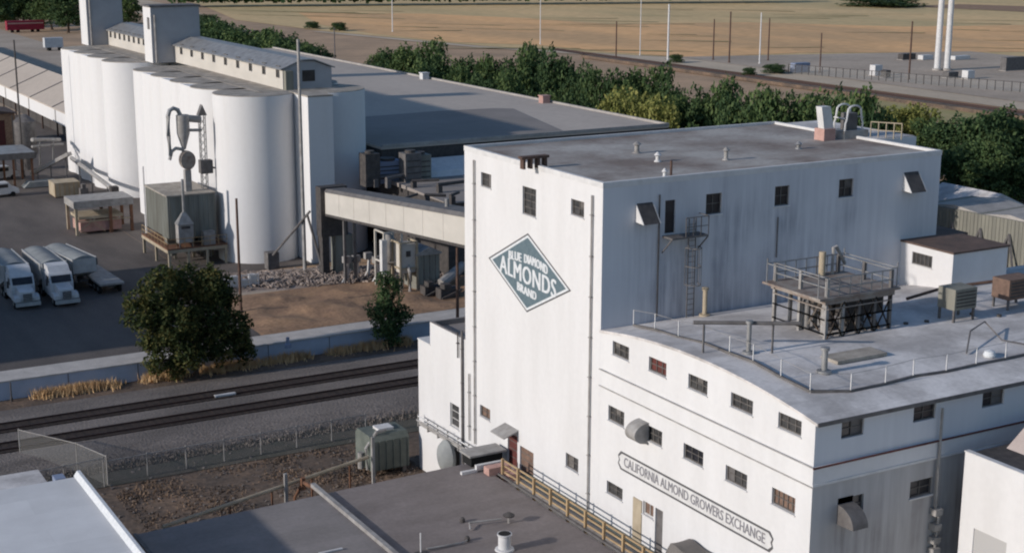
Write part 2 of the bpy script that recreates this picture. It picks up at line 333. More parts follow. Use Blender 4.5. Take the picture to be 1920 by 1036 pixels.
def hole_y(bl, tr, y):
    a = PY(*bl, y); b = PY(*tr, y); return [min(a[0], b[0]), max(a[0], b[0]), min(a[2], b[2]), max(a[2], b[2])]
def text_mesh(txt, size, mat_, parent, name, fn, offset=0.0, depth=0.01, shifts=((0, 0),)):
    """txt in the built-in font; fn maps (u,v,w) to a world point; one mesh"""
    cu = bpy.data.curves.new('t', 'FONT'); cu.body = txt; cu.size = size; cu.offset = offset; cu.extrude = depth; cu.align_x = 'CENTER'; cu.align_y = 'CENTER'; cu.resolution_u = 3
    to = bpy.data.objects.new('t', cu); COL.objects.link(to)
    dg = bpy.context.evaluated_depsgraph_get(); me = bpy.data.meshes.new_from_object(to.evaluated_get(dg))
    bpy.data.objects.remove(to)
    mb = MB()
    for du, dw in shifts: mb.add([fn(v.co.x+du, v.co.y, v.co.z+dw) for v in me.vertices], [tuple(p.vertices) for p in me.polygons])
    return mb.build(name, mat_, parent)
M['verge'] = mat('weedy_gravel', (0.075, 0.075, 0.06), (0.12, 0.105, 0.085), .5, .97, fine=.3, bump=.6)
# ================================================================ SETTING (ground)
TL, TW, TH = 16.64, 25.99, 23.10          # main block: along Y, along X, height
AL, AZ, ARISE = 18.46, 14.50, 0.80        # annex: length, eave height, arch rise
ZL = -1.6                                 # railway corridor level
g = MB(); g.quad((-700, 55.9, 0), (1500, 55.9, 0), (1500, 2500, 0), (-700, 2500, 0)); g.quad((100, -300, 0), (1500, -300, 0), (1500, 55.9, 0), (100, 55.9, 0)); struct('ground', g, 'dirt')
g = MB(); g.quad((-400, -300, ZL), (100, -300, ZL), (100, 55.9, ZL), (-400, 55.9, ZL)); g.quad((100, -300, ZL), (100, -300, 0), (100, 55.9, 0), (100, 55.9, ZL)); struct('railway_corridor_ground', g, 'dirt_dark')
def sheet(name, pts, z, m, kind='structure'):
    b = MB(); b.add([(p[0], p[1], z) for p in pts], [tuple(range(len(pts)))]); o = b.build(name, m); o['kind'] = kind; return o
sheet('yard_asphalt', [(-300, 58.4), (0.5, 58.4), (2.5, 74), (2.5, 420), (-300, 420)], 0.012, 'asphalt')
sheet('silo_yard', [(2.55, 84), (120, 84), (120, 240), (2.55, 240)], 0.010, 'asphalt')
sheet('asphalt_apron', [(2.5, 240), (64, 240), (64, 560), (2.5, 560)], 0.012, 'gravel')
sheet('pale_gravel_strip', [(1.2, 68), (14, 72.5), (30, 72.5), (30, 76), (14, 77), (2.5, 76)], 0.016, 'gravel')
b = MB(); b.box(-300, 60, 55.5, 58.4, -0.25, 0.02); struct('sidewalk', b, 'sidewalk')
# reddish bare bank between the strip and the footway
b = MB(); rng = random.Random(3); nx, ny = 60, 22
for i in range(nx+1):
    for j in range(ny+1):
        x = 0.6+i*(33-0.6)/nx; y = 58.45+j*(74-58.45)/ny; e = min(i, nx-i, j, ny-j)/5.0
        z = 0.03+min(1, e)*(0.25+0.55*noise.noise(Vector((x*0.25, y*0.3, 1)))+0.2*noise.noise(Vector((x*1.1, y*1.1, 4))))
        b.v.append((x, y, max(z, 0.03)))
for i in range(nx):
    for j in range(ny): k = i*(ny+1)+j; b.f.append((k, k+ny+1, k+ny+2, k+1))
o = b.build('soil_bank', 'soil', smooth=True); o['kind'] = 'structure'
# ballast bed
b = MB(); b.prism([(52.4, ZL+0.02), (50.0, -1.2), (38.3, -1.2), (35.2, ZL+0.02)], 'x', -330, 99.9); struct('railway_ballast', b, 'ballast')
sheet('dark_weedy_verge', [(-300, 31.2), (99, 31.2), (99, 36.6), (-300, 36.2)], ZL+.045, 'verge')
# far ground
def psheet(name, pts, z, m): return sheet(name, [tuple(PZ(x, y, z)[:2]) for x, y in pts], z, m)
sheet('dry_field', [(215, -200), (215, 290), (207, 300), (184, 352), (166, 440), (160, 520), (185, 640), (230, 1000), (330, 2300), (1500, 2300), (1500, -300)], 0.10, 'field2')
psheet('golden_field', [(560, 24), (800, 26), (980, 34), (1140, 45), (1400, 42), (1700, 50), (1990, 46), (1990, 97), (1500, 99), (1300, 108), (1140, 97), (1000, 84), (850, 79), (700, 63), (600, 46)], 0.16, 'field')
psheet('orange_grass_patch', [(1700, 12), (1990, 26), (1990, 14), (1800, 8)], 0.2, 'soil')
rs_ = random.Random(12); ks = MB()
for _ in range(46):
    x0 = rs_.uniform(400, 1900); y0 = rs_.uniform(18, 30) if x0 < 700 else rs_.uniform(14, 95); l = rs_.uniform(60, 320); a = PZ(x0, y0, .24); b_ = PZ(x0+l, y0+l*rs_.uniform(-.004, .03), .24); t = rs_.uniform(.4, 2.2)
    ks.v += [(a[0], a[1], .24+_*.002), (b_[0], b_[1], .24+_*.002), (b_[0]+t, b_[1]+t, .24+_*.002), (a[0]+t*.3, a[1]+t*.3, .24+_*.002)]; k = len(ks.v); ks.f.append((k-4, k-3, k-2, k-1))
o = ks.build('grass_streaks', 'weeds'); o['kind'] = 'structure'
sheet('gravel_yard', [(212, 150), (300, 150), (306, 262), (214, 288)], 0.22, 'gravel')
sheet('gravel_lane', [(204, -100), (214.5, -100), (214.5, 150), (214, 288), (206, 300), (183, 352), (165, 440), (160, 440), (178, 350), (200, 295)], 0.14, 'road')
sheet('weed_verge', [(172, -100), (190.5, -100), (190.5, 190), (172, 190)], 0.12, 'weeds')
sheet('pale_access_road', [(128, 480), (146, 480), (170, 620), (190, 900), (170, 900)], 0.11, 'road')
sheet('far_levee_road', [(620, -300), (640, -300), (700, 1500), (670, 1500)], 0.30, 'road')

# retaining wall on the corridor side of the footway
rw = thing('retaining_wall', 'long low concrete retaining wall between the railway and the footway', 'wall', (0, 55.6, ZL))
b = MB(); b.box(-300, 60, 55.2, 55.498, ZL, -0.02); b.build('wall_face', 'wall_shade_tint', rw)
b = MB(); b.box(-300, 60, 55.1, 55.62, -0.016, 0.09); b.build('coping', 'sidewalk', rw)
b = MB()
for i in range(-48, 10): b.box(i*6-0.03, i*6+0.03, 55.17, 55.197, ZL, -0.03)
o = b.build('joint', 'mid', rw); o['kind'] = 'stuff'

# ================================================================ MAIN WHITE BLOCK
T = thing('processing_tower', 'tall white windowless-fronted factory block with a teal diamond sign on its sunlit wall', 'building', (0, 0, 0))
tw = [((902, 322), (921, 354)), ((980, 348), (1005, 408)), ((1071, 372), (1095, 409)), ((900, 757), (919, 789)), ((1061, 847), (1084, 887))]
H = [hole_x(a, b_, 0) for a, b_ in tw]
D1 = hole_x((952, 822), (970, 884), 0); D2 = hole_x((975, 834), (1000, 912), 0); D1[2] = D2[2] = 3.05; D1[3] = max(D1[3], 5.2)
b = MB(); wall(b, 'x', 0, -1, 0, TL, ZL, TH, H+[D1, D2]); b.build('sunlit_wall', 'white', T)
for i, h in enumerate(H):
    brown = i == 3
    window(T, 'x', 0, -1, h, 'board' if brown else 'glass', 'frame', 2, 4 if i == 1 else 2, label='boarded brown window' if brown else None)
for h in (D1, D2):
    d_ = MB(); bx(d_, 'x', 0, -1, h[0], h[1], h[2], h[3], -0.17, -0.11); o = d_.build('door', 'board' if h is D2 else 'redbrown', T)
    k = MB(); bx(k, 'x', 0, -1, h[0]+0.1, h[0]+0.16, h[2]+1.0, h[2]+1.16, -0.108, -0.06); k.build('handle', 'galv', o)
    f = MB()
    for i in range(1, 4): v = h[2]+(h[3]-h[2])*i/4; bx(f, 'x', 0, -1, h[0], h[1], v-0.02, v+0.02, -0.108, -0.09)
    f.build('rail', 'frame', o)
b = MB(); b.prism([(-1.1, D1[3]+0.05), (-1.1, D1[3]+0.12), (-0.003, D1[3]+0.5), (-0.003, D1[3]+0.38)], 'y', D1[0]-0.15, D1[1]+0.35); b.build('door_canopy', 'pipe', T)
sw = [((1323, 403), (1354, 361)), ((1452, 387), (1481, 347)), ((1572, 371), (1601, 334))]
HS = [hole_y(a, b_, 0) for a, b_ in sw]
HD = hole_y((1246, 438), (1267, 374), 0)
hw = [hole_y((1192, 416), (1224, 380), 0), hole_y((1692, 357), (1722, 322), 0)]
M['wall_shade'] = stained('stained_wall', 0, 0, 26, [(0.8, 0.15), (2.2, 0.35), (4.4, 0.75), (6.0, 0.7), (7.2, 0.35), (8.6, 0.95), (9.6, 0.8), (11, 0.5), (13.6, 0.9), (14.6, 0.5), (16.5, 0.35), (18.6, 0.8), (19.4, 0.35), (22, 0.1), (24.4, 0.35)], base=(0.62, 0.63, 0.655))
b = MB(); wall(b, 'y', 0, -1, 0, TW, AZ-2.5, TH, HS+[HD]+hw); b.build('shaded_wall', 'wall_shade', T)
for h in HS: window(T, 'y', 0, -1, h, 'glass_blk', 'frame', 2, 2)
b = MB(); bx(b, 'y', 0, -1, HD[0], HD[1], HD[2], HD[3], -0.17, -0.12); b.build('loading_door', 'glass_blk', T, )['label'] = 'dark high-level doorway above the ladder'
for h in hw:                                        # slanting ventilation cowls
    u0, u1, v0, v1 = h
    q = MB(); bx(q, 'y', 0, -1, u0, u1, v0, v1, -0.2, -0.14); o = q.build('vent_opening', 'glass_blk', T)
    q = MB(); t = 0.04; dd = 0.85
    for u in (u0-0.02, u1-t+0.02): q.add([(u, -0.003, v1+0.05), (u, -0.003, v0), (u, -dd, v0-0.05), (u+t, -0.003, v1+0.05), (u+t, -0.003, v0), (u+t, -dd, v0-0.05)], [(0, 1, 2), (5, 4, 3), (0, 2, 5, 3), (0, 3, 4, 1), (1, 4, 5, 2)]); q.build('ventilation_cowl', 'trim', T); q = MB()
    q = MB(); q.add([(u0+t, -0.003, v1+0.05), (u1-t, -0.003, v1+0.05), (u1-t, -dd, v0-0.05), (u0+t, -dd, v0-0.05), (u0+t, -0.003, v1+0.01), (u1-t, -0.003, v1+0.01), (u1-t, -dd+0.04, v0-0.05), (u0+t, -dd+0.04, v0-0.05)], [(0, 1, 2, 3), (7, 6, 5, 4)])
    q.build('cowl_shaded_front', 'dark', T)  # front coloured dark to stand in for its shade
b = MB(); wall(b, 'y', TL, 1, 0, TW, ZL, TH, []); wall(b, 'x', TW, 1, 0, TL, ZL, TH, []); b.build('rear_wall', 'white', T)
b = MB(); b.quad((0.2, 0.2, TH-0.16), (TW-0.2, 0.2, TH-0.16), (TW-0.2, TL-0.2, TH-0.16), (0.2, TL-0.2, TH-0.16)); b.build('roof', 'roof_tower', T)
b = MB(); e = 0.22
b.box(-0.03, e, -0.03, TL+0.03, TH-0.3, TH+0.02); b.box(TW-e, TW+0.03, -0.03, TL+0.03, TH-0.3, TH+0.02); b.box(e, TW-e, -0.03, e, TH-0.3, TH+0.02); b.box(e, TW-e, TL-e, TL+0.03, TH-0.3, TH+0.02)
b.build('parapet', 'trim', T)
# downpipes
def vpipe(px, y0, y1, parent, x=-0.12, r=0.06, m='pipe', zend=None):
    a = PX(px, y0, x); z1 = PX(px, y1, x)[2] if zend is None else zend
    q = MB(); q.tube([(x, a[1], a[2]), (x, a[1], z1)], r, 8)
    for z in np.arange(z1+1, a[2], 2.4): q.box(x-0.09, 0.0, a[1]-0.09, a[1]+0.09, z, z+0.05)
    return q.build('downpipe', m, parent)
vpipe(1110, 366, 960, T); vpipe(888, 300, 850, T, zend=3.0); vpipe(879, 700, 850, T, r=0.05, zend=3.0)
# conduit and ladder on the shaded wall
pl0 = PY(1258, 440, 0); L0 = PY(1268, 590, 0)
q = MB(); zt = HD[2]-0.1; x0, x1 = HD[0]-0.15, HD[1]+1.7
q.box(x0, x1, -1.0, -0.003, zt-0.1, zt-0.003)
for x in (x0, x1): q.bar((x, -0.95, zt-0.1), (x, -0.02, zt-1.0), 0.06)
q.build('landing', 'mid', T)
q = MB()
for x in np.linspace(HD[1]+0.1, x1, 4): q.bar((x, -0.97, zt), (x, -0.97, zt+1.1), 0.045)
q.bar((HD[1]+0.1, -0.97, zt+1.1), (x1, -0.97, zt+1.1), 0.05); q.bar((x1, -0.97, zt+1.1), (x1, -0.03, zt+1.1), 0.05); q.bar((HD[1]+.1, -0.97, zt+0.55), (x1, -0.97, zt+0.55), 0.04)
q.build('handrail', 'mid', T)
q = MB(); lx = HD[1]+0.75
for x in (lx, lx+0.5): q.bar((x, -0.35, AZ+0.05), (x, -0.35, zt+0.9), 0.05)
for z in np.arange(AZ+0.3, zt+0.8, 0.32): q.bar((lx, -0.35, z), (lx+0.5, -0.35, z), 0.03)
q.build('ladder', 'mid', T)
q = MB()
for z in (AZ+2.2, AZ+3.3, AZ+4.4):
    pts = [(lx+0.25-0.45*cos(a), -0.35-0.75*sin(a), z) for a in np.linspace(0, pi, 9)]
    for a, c_ in zip(pts[:-1], pts[1:]): q.bar(a, c_, 0.045)
for a in np.linspace(0, pi, 5): q.bar((lx+0.25-0.45*cos(a), -0.35-0.75*sin(a), AZ+2.2), (lx+0.25-0.45*cos(a), -0.35-0.75*sin(a), AZ+4.4), 0.03)
q.build('ladder_cage', 'mid', T)
q = MB(); cx_ = HD[0]-0.45
q.tube([(cx_, -0.08, HD[3]+0.4), (cx_, -0.08, AZ+0.4)], 0.045, 6); q.build('conduit', 'dark', T)
q = MB(); c2 = PY(1457, 425, 0)[0]; q.tube([(c2, -0.06, 20.0), (c2, -0.06, AZ+3)], 0.04, 6); q.build('conduit', 'mid', T)
# painted diamond sign
c4 = [PX(990, 437, 0), PX(1071, 545, 0), PX(988, 585, 0), PX(916, 483, 0)]
cy = sum(p[1] for p in c4)/4; cz = sum(p[2] for p in c4)/4
def dia(mb, s, w0, w1):
    pts = [((p[1]-cy)*s+cy, (p[2]-cz)*s+cz) for p in c4]; mb.prism(pts, 'x', -w0, -w1)
SG = MB(); dia(SG, 1.0, 0.001, 0.010); sg = SG.build('painted_sign', 'signgrey', T); sg['label'] = 'teal diamond sign reading BLUE DIAMOND ALMONDS BRAND'
q = MB(); dia(q, 0.955, 0.0, 0.014); q.build('pale_border', 'letterwhite', sg)
q = MB(); dia(q, 0.89, 0.0, 0.018); q.build('teal_field', 'signteal', sg)
def on_sign(px0, py0, px1, py1, txt, k, arch=0.0):
    a = PX(px0, py0, 0); c_ = PX(px1, py1, 0); cu = bpy.data.curves.new('t', 'FONT'); cu.body = txt; cu.size = 1; cu.extrude = 0.004; cu.align_x = 'CENTER'; cu.align_y = 'CENTER'; cu.resolution_u = 3; cu.space_character = 1.08
    to = bpy.data.objects.new('t', cu); COL.objects.link(to); dg = bpy.context.evaluated_depsgraph_get(); me = bpy.data.meshes.new_from_object(to.evaluated_get(dg)); bpy.data.objects.remove(to)
    us = [v.co.x for v in me.vertices]; u0, u1 = min(us), max(us); b = MB(); vs = []
    for v in me.vertices: t = (v.co.x-u0)/(u1-u0); vs.append((-0.023-v.co.z, a[1]+(c_[1]-a[1])*t, a[2]+(c_[2]-a[2])*t+arch*(1-(2*t-1)**2)+v.co.y*k))
    fs_ = [tuple(p.vertices) for p in me.polygons]
    for dy, dw in ((-.045, 0), (-.015, .003), (.015, .006), (.045, .009)): b.add([(x-dw, y+dy, z) for x, y, z in vs], fs_)
    return b.build('lettering', 'letterwhite', sg)
on_sign(938, 494, 1043, 544, 'ALMONDS', 1.6, 0.0)
on_sign(955, 478, 978, 484, 'BLUE', 0.8, 0.03)
on_sign(984, 485, 1027, 508, 'DIAMOND', 0.8, 0.10)
on_sign(971, 536, 1006, 556, 'BRAND', 0.75, -0.04)
# roof furniture of the tall block (each stands on the roof)
ZR = TH-0.155
fr = thing('pipe_trestle', 'rusty brown pipe trestle on the roof edge above the sunlit wall', 'frame', (1.5, 9.2, ZR))
a = PZ(975, 297, 23.6); b_ = PZ(1043, 297, 23.6)
q = MB(); q.box(min(a[0], b_[0]), max(a[0], b_[0]), a[1]-0.25, a[1]+0.25, 23.55, 23.7); q.build('beam', 'wood', fr)
for x in np.linspace(min(a[0], b_[0])+0.2, max(a[0], b_[0])-0.2, 4):
    q = MB(); q.box(x-0.08, x+0.08, a[1]-0.2, a[1]+0.2, ZR, 23.545); q.build('leg', 'wood', fr)
def vent(px, py, h, r, label, m='pipe', cap=True, zz=None):
    zz = ZR if zz is None else zz
    p = PZ(px, py, zz); t_ = thing('roof_vent', label, 'vent', (p[0], p[1], zz), 'roof vents')
    q = MB(); q.lathe(p[0], p[1], [(r*1.8, zz), (r*1.5, zz+0.08), (r, zz+0.1), (r, zz+h)], 12); q.build('stack', m, t_, True)
    if cap: q = MB(); q.lathe(p[0], p[1], [(r*1.2, zz+h+0.02), (r*1.9, zz+h+0.06), (r*0.4, zz+h+0.25)], 12); q.build('cap', m, t_, True)
    return t_
vent(1194, 287, 0.5, 0.16, 'pale capped vent nearest the rear edge on the tall block roof')
vent(1233, 303, 0.35, 0.13, 'small bright vent in the middle of the tall block roof', 'trim')
vent(1361, 300, 0.55, 0.13, 'pale thin vent in the dark patch of the tall block roof')
vent(1258, 333, 1.0, 0.07, 'tall thin brown vent pipe near the shaded wall edge of the roof', 'wood', False)
vent(1246, 333, 0.3, 0.1, 'stubby white vent beside the thin brown vent pipe', 'trim')
vent(1497, 279, 0.25, 0.13, 'faint stubby grey vent right of centre on the tall block roof', 'galv')
ac = thing('rooftop_fan_unit', 'grey slanting fan casing with pink block base on the tall block roof', 'fan', PZ(1550, 262, ZR))
p = PZ(1546, 262, ZR); q = MB(); q.box(p[0]-0.5, p[0]+0.5, p[1]-0.5, p[1]+0.5, ZR, ZR+0.8); q.build('base', 'pink', ac)
q = MB(); q.prism([(p[0]-0.35, ZR+0.8), (p[0]+0.5, ZR+0.8), (p[0]+0.15, ZR+2.3), (p[0]-0.65, ZR+2.3)], 'y', p[1]-0.3, p[1]+0.3); q.build('casing', 'trim', ac)
p2 = PZ(1590, 258, ZR); cg = thing('hatch_cage', 'steel hatch cage with curved hoops at the far end of the tall block roof', 'frame', (p2[0], p2[1], ZR))
q = MB(); q.box(p2[0]-0.9, p2[0]+1.3, p2[1]-0.6, p2[1]+0.9, ZR, ZR+0.55); q.build('plinth', 'pipe', cg)
q = MB()
for yy in (p2[1]-0.4, p2[1]+0.7):
    pts = [(p2[0]+0.1-0.8*cos(a), yy, ZR+0.55+(1.7 if 0.6 < a < 2.6 else 0.9)*(sin(a)**0.4 if sin(a) > 0 else 0)) for a in np.linspace(0, pi, 13)]
    q.tube(pts, 0.07, 6)
for x in (-0.75, 0.9): q.bar((p2[0]+x, p2[1]-0.4, ZR+1.4), (p2[0]+x, p2[1]+0.7, ZR+1.4), 0.07)
q.build('hoop', 'trim', cg)
q = MB(); q.box(p2[0]-0.3, p2[0]+0.6, p2[1]-0.2, p2[1]+0.5, ZR+0.55, ZR+1.7); q.build('housing', 'mid', cg)
yr = thing('roof_guardrail', 'yellowish guardrail at the far corner of the tall block roof', 'railing', (26, 14, ZR))
q = MB(); a = PZ(1632, 258, ZR); b_ = PZ(1690, 262, ZR); n = 5
for i in range(n):
    t = i/(n-1); x = a[0]+(b_[0]-a[0])*t; y = min(a[1]+(b_[1]-a[1])*t, TL-0.4); x = min(x, TW+3)
    q.bar((x, y, ZR), (x, y, ZR+1.1), 0.06)
    if i: q.bar(pr+(ZR+1.1,), (x, y, ZR+1.1), 0.06); q.bar(pr+(ZR+0.55,), (x, y, ZR+0.55), 0.05)
    pr = (x, y)
q.build('rail', 'beige2', yr)
# small plant room behind the corner that carries the rail end
q = MB(); q.box(TW+0.03, TW+4.2, 6.5, TL-0.3, 0, ZR-0.01); rb = thing('stair_annex', 'low-parapet stair block behind the far corner of the tall block', 'building', (TW+2, 11, 0)); q.build('wall', 'white', rb)
q = MB(); q.box(TW+0.05, TW+4.1, 6.6, TL-0.4, ZR-0.008, ZR+0.06); q.build('roof', 'roof_light', rb)

# ================================================================ ANNEX
A = thing('low_annex', 'white two-storey factory annex with an arched roofline and a lettered banner on its wall', 'building', (0, -AL/2, 0))
def arc(y): return AZ+ARISE*(1-((y+AL/2)/(AL/2))**2)
up = [((1149, 638), (1179, 677)), ((1217, 667), (1249, 708)), ((1291, 699), (1326, 742)), ((1371, 734), (1411, 779)), ((1460, 771), (1502, 819))]
mid = [((1141, 758), (1170, 801)), ((1213, 795), (1241, 838)), ((1282, 829), (1318, 876)), ((1361, 870), (1400, 919)), ((1448, 912), (1490, 965))]
low = [((1138, 899), (1167, 939))]
HU = [hole_x(a, b_, 0) for a, b_ in up]; HM = [hole_x(a, b_, 0) for a, b_ in mid]; HL = [hole_x(a, b_, 0) for a, b_ in low]
SW_ = hole_x((1206, 937), (1225, 973), 0); DD = hole_x((1229, 950), (1241, 1036), 0); DD[2] = 3.0
zb1, zb2 = 12.31, 11.37
b = MB(); wall(b, 'x', 0, -1, -AL, -0.003, ZL, AZ, HU+HM+HL+[SW_, DD])
n = 24; ys = np.linspace(-AL, -0.003, n+1); arcp = [(y, arc(y)) for y in ys]
b.add([(0, y, AZ) for y in ys]+[(0, y, z) for y, z in arcp], [(i, i+1, n+2+i, n+1+i) for i in range(n)]); b.build('sunlit_wall', 'white', A)
for i, h in enumerate(HU): window(A, 'x', 0, -1, h, 'redbrown' if i == 1 else 'glass', 'frame', 3, 2, label='window with a reddish pane' if i == 1 else None)
for i, h in enumerate(HM): window(A, 'x', 0, -1, h, 'glass_blk' if i == 2 else ('board' if i == 4 else 'glass'), 'frame', 3 if i != 4 else 5, 2, label={2: 'fully black window', 4: 'barred brownish window nearest the corner'}.get(i))
for h in HL: window(A, 'x', 0, -1, h, 'glass', 'frame', 2, 2)
window(A, 'x', 0, -1, SW_, 'board', 'frame_w', 2, 1, label='small brown window beside the dark door')
b = MB(); bx(b, 'x', 0, -1, DD[0], DD[1], DD[2], DD[3], -0.17, -0.1); b.build('door', 'mid', A)
p = PX(1188, 930, -0.02); p3 = PX(1202, 1015, -0.02)
b = MB(); bx(b, 'x', 0, -1, p3[1], p[1], 3.0, p[2], 0.003, 0.06); b.build('wall_panel', 'beige2', A)['label'] = 'tall narrow beige panel left of the brown window'
# fan cowl on the second middle window
h = HM[1]; b = MB(); yc = h[1]+0.25; zc = (h[2]+h[3])/2-0.05; r_ = 0.78; n = 12
pts = [(-0.003-1.15*sin(a), zc-0.35+r_*1.05*(1-(1-cos(a))*0.55)) for a in np.linspace(0, pi/2, 8)]
prof = [(0.0, zc-0.6)]+[(-0.95*sin(t), zc+0.02+0.62*cos(t)) for t in np.linspace(0, pi*0.8, 12)]
b.prism([(x-0.003, z) for x, z in prof], 'y', yc-0.45, yc+0.5); b.build('fan_cowl', 'pipe', A, False)['label'] = 'rounded grey fan cowl beside a window'
# belt course
b = MB(); b.box(-0.09, -0.003, -AL-0.09, -0.004, zb2, zb1); b.box(-0.003, 40, -AL-0.09, -AL-0.003, zb2, zb1); b.build('belt_course', 'white', A)
b = MB(); b.tube([(-0.14, -0.1, zb1+0.02), (-0.14, -AL-0.14, zb1+0.02)], 0.035, 6); b.build('conduit', 'pipe', A)
b = MB(); b.tube([(-0.12, -0.1, zb2-0.03), (-0.12, -AL-0.1, zb2-0.03)], 0.035, 6); b.build('conduit', 'pipe', A)  # thin tube added to draw the shadow line under the belt
b = MB(); b.box(-0.1, 40, -AL-0.13, -AL-0.092, zb2-.03, zb2+.1); b.build('edge_highlight', 'trim', A)  # pale strip painted as the highlight along the belt's lower edge
b = MB(); b.tube([(-0.14, -AL-0.16, zb1-0.01), (40, -AL-0.16, zb1-0.01)], 0.05, 6); b.build('pipe', 'redbrown', A)
# shaded wall
su = [((1577, 823), (1621, 781)), ((1712, 792), (1756, 753)), ((1841, 765), (1884, 726))]
sm = [((1575, 971), (1620, 924)), ((1705, 935), (1749, 893))]
KU = [hole_y(a, b_, -AL) for a, b_ in su]; KM = [hole_y(a, b_, -AL) for a, b_ in sm]
stp = KU[2][0]-KU[1][0]; 
for k in range(1, 4): KU.append([KU[2][0]+stp*k, KU[2][1]+stp*k, KU[2][2], KU[2][3]])
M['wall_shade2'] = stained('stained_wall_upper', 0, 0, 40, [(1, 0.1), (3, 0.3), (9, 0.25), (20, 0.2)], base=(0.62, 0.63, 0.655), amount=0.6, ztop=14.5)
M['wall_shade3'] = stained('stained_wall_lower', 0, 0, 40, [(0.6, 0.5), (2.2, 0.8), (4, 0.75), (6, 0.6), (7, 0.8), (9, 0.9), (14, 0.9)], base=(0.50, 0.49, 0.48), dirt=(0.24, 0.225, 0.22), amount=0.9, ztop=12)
b = MB(); wall(b, 'y', -AL, -1, 0, 40, zb1-0.5, AZ, KU); b.build('shaded_wall', 'wall_shade2', A)
b = MB(); wall(b, 'y', -AL, -1, 0, 40, ZL, zb1-0.5, KM); b.build('lower_shaded_wall', 'wall_shade3', A)
for h in KU+KM: window(A, 'y', -AL, -1, h, 'glass_blk', 'frame', 2, 2, sill=h in KM)
h = KM[0]; b = MB(); prof = [(0.0, h[3]+0.05), (0.0, h[2]-0.25)]+[(-1.15*cos(t), h[2]-0.2+0.95*(sin(t))) for t in np.linspace(0.0, pi/2, 8)]
b.prism([(-AL+y_-0.003, z) for y_, z in prof], 'x', h[0]-0.2, h[0]+0.75); b.build('fan_cowl', 'mid', A)['label'] = 'rounded grey fan cowl over the window corner'
# service pipe down the shaded wall
px_ = PY(1765, 800, -AL-0.2)[0]
b = MB(); b.tube([(px_, -AL-0.2, AZ-0.5), (px_, -AL-0.2, 8.8), (px_+0.15, -AL-0.3, 8.3), (px_+0.1, -AL-0.2, 6.0), (px_, -AL-0.2, 3.0)], 0.07, 8)
for z in (8.4, 7.6, 6.9, 6.3): b.box(px_-0.2, px_+0.28, -AL-0.45, -AL-0.01, z, z+0.34)
b.tube([(px_+0.35, -AL-0.2, 8.6), (px_+0.35, -AL-0.2, 6.4)], 0.05, 6); b.build('service_pipe', 'pipe', A)
# roof
b = MB(); n = 24; xs = [-0.12, 40]; vs = [(x, y, (arc(y))+0.10) for x in xs for y in np.linspace(-AL-0.25, -0.005, n+1)]
b.add(vs, [(i, n+1+i, n+2+i, i+1) for i in range(n)]); vs2 = [(x, y, z-0.14) for x, y, z in vs]; b.add(vs2, [(i, i+1, n+2+i, n+1+i) for i in range(n)])
b.add([vs[i] for i in range(n+1)]+[vs2[i] for i in range(n+1)], [(i, i+1, n+2+i, n+1+i) for i in range(n)])
b.quad(vs[0], vs[n+1], vs2[n+1], vs2[0]); b.build('roof', 'roof_light', A)
b = MB(); b.box(-0.1, 40, -AL-0.31, -AL-0.26, AZ-0.12, AZ+0.08); b.build('gutter', 'mid', A)
# lettered banner painted on the wall
tl, tr = PX(1165, 845, 0), PX(1444, 995, 0); bl, br = PX(1163, 880, 0), PX(1443, 1033, 0)
y0, y1 = (tl[1]+bl[1])/2, (tr[1]+br[1])/2; zt_, zb_ = (tl[2]+tr[2])/2, (bl[2]+br[2])/2
def ban(mb, m_, w0, w1):
    hz = (zt_-zb_)/2-m_; zc = (zt_+zb_)/2; P_ = [(y0-m_, zc+hz), (y0+0.28-m_, zc+hz*0.45), (y0+0.18-m_, zc), (y0+0.28-m_, zc-hz*0.45), (y0-m_, zc-hz), (y1+m_, zc-hz), (y1-0.28+m_, zc-hz*0.45), (y1-0.18+m_, zc), (y1-0.28+m_, zc+hz*0.45), (y1+m_, zc+hz)]
    mb.prism(P_, 'x', -w0, -w1)
q = MB(); ban(q, 0.0, 0.001, 0.010); bn = q.build('painted_banner', 'signgrey', A); bn['label'] = 'white banner outlined in grey reading CALIFORNIA ALMOND GROWERS EXCHANGE'
q = MB(); ban(q, 0.12, 0.0, 0.014); q.build('banner_field', 'trim', bn)
span = abs(y1-y0)-0.7; zc = (zt_+zb_)/2
TX = 'CALIFORNIA ALMOND GROWERS EXCHANGE'
o = text_mesh(TX, 1.0, 'lettergrey', bn, 'lettering', lambda u, v, w_: (-0.02-w_, u, v), 0.0, 0.004, ((-.032, 0), (0, .003), (.032, .006)))
me = o.data; us = [v.co.x for v in me.vertices]
co = np.array([v.co[:] for v in me.vertices]); cu_ = co[:, 1]; k = span/(cu_.max()-cu_.min()); org = np.array(base_of(bn)); wz = co[:, 2]; hz = (zt_-zb_)*0.50/(wz.max()-wz.min())
for v, c_ in zip(me.vertices, co):
    uu = (c_[1]+org[1]); vv = (c_[2]+org[2])
    v.co = (c_[0], (y0+y1)/2-uu*k-org[1], zc+vv*hz-org[2])
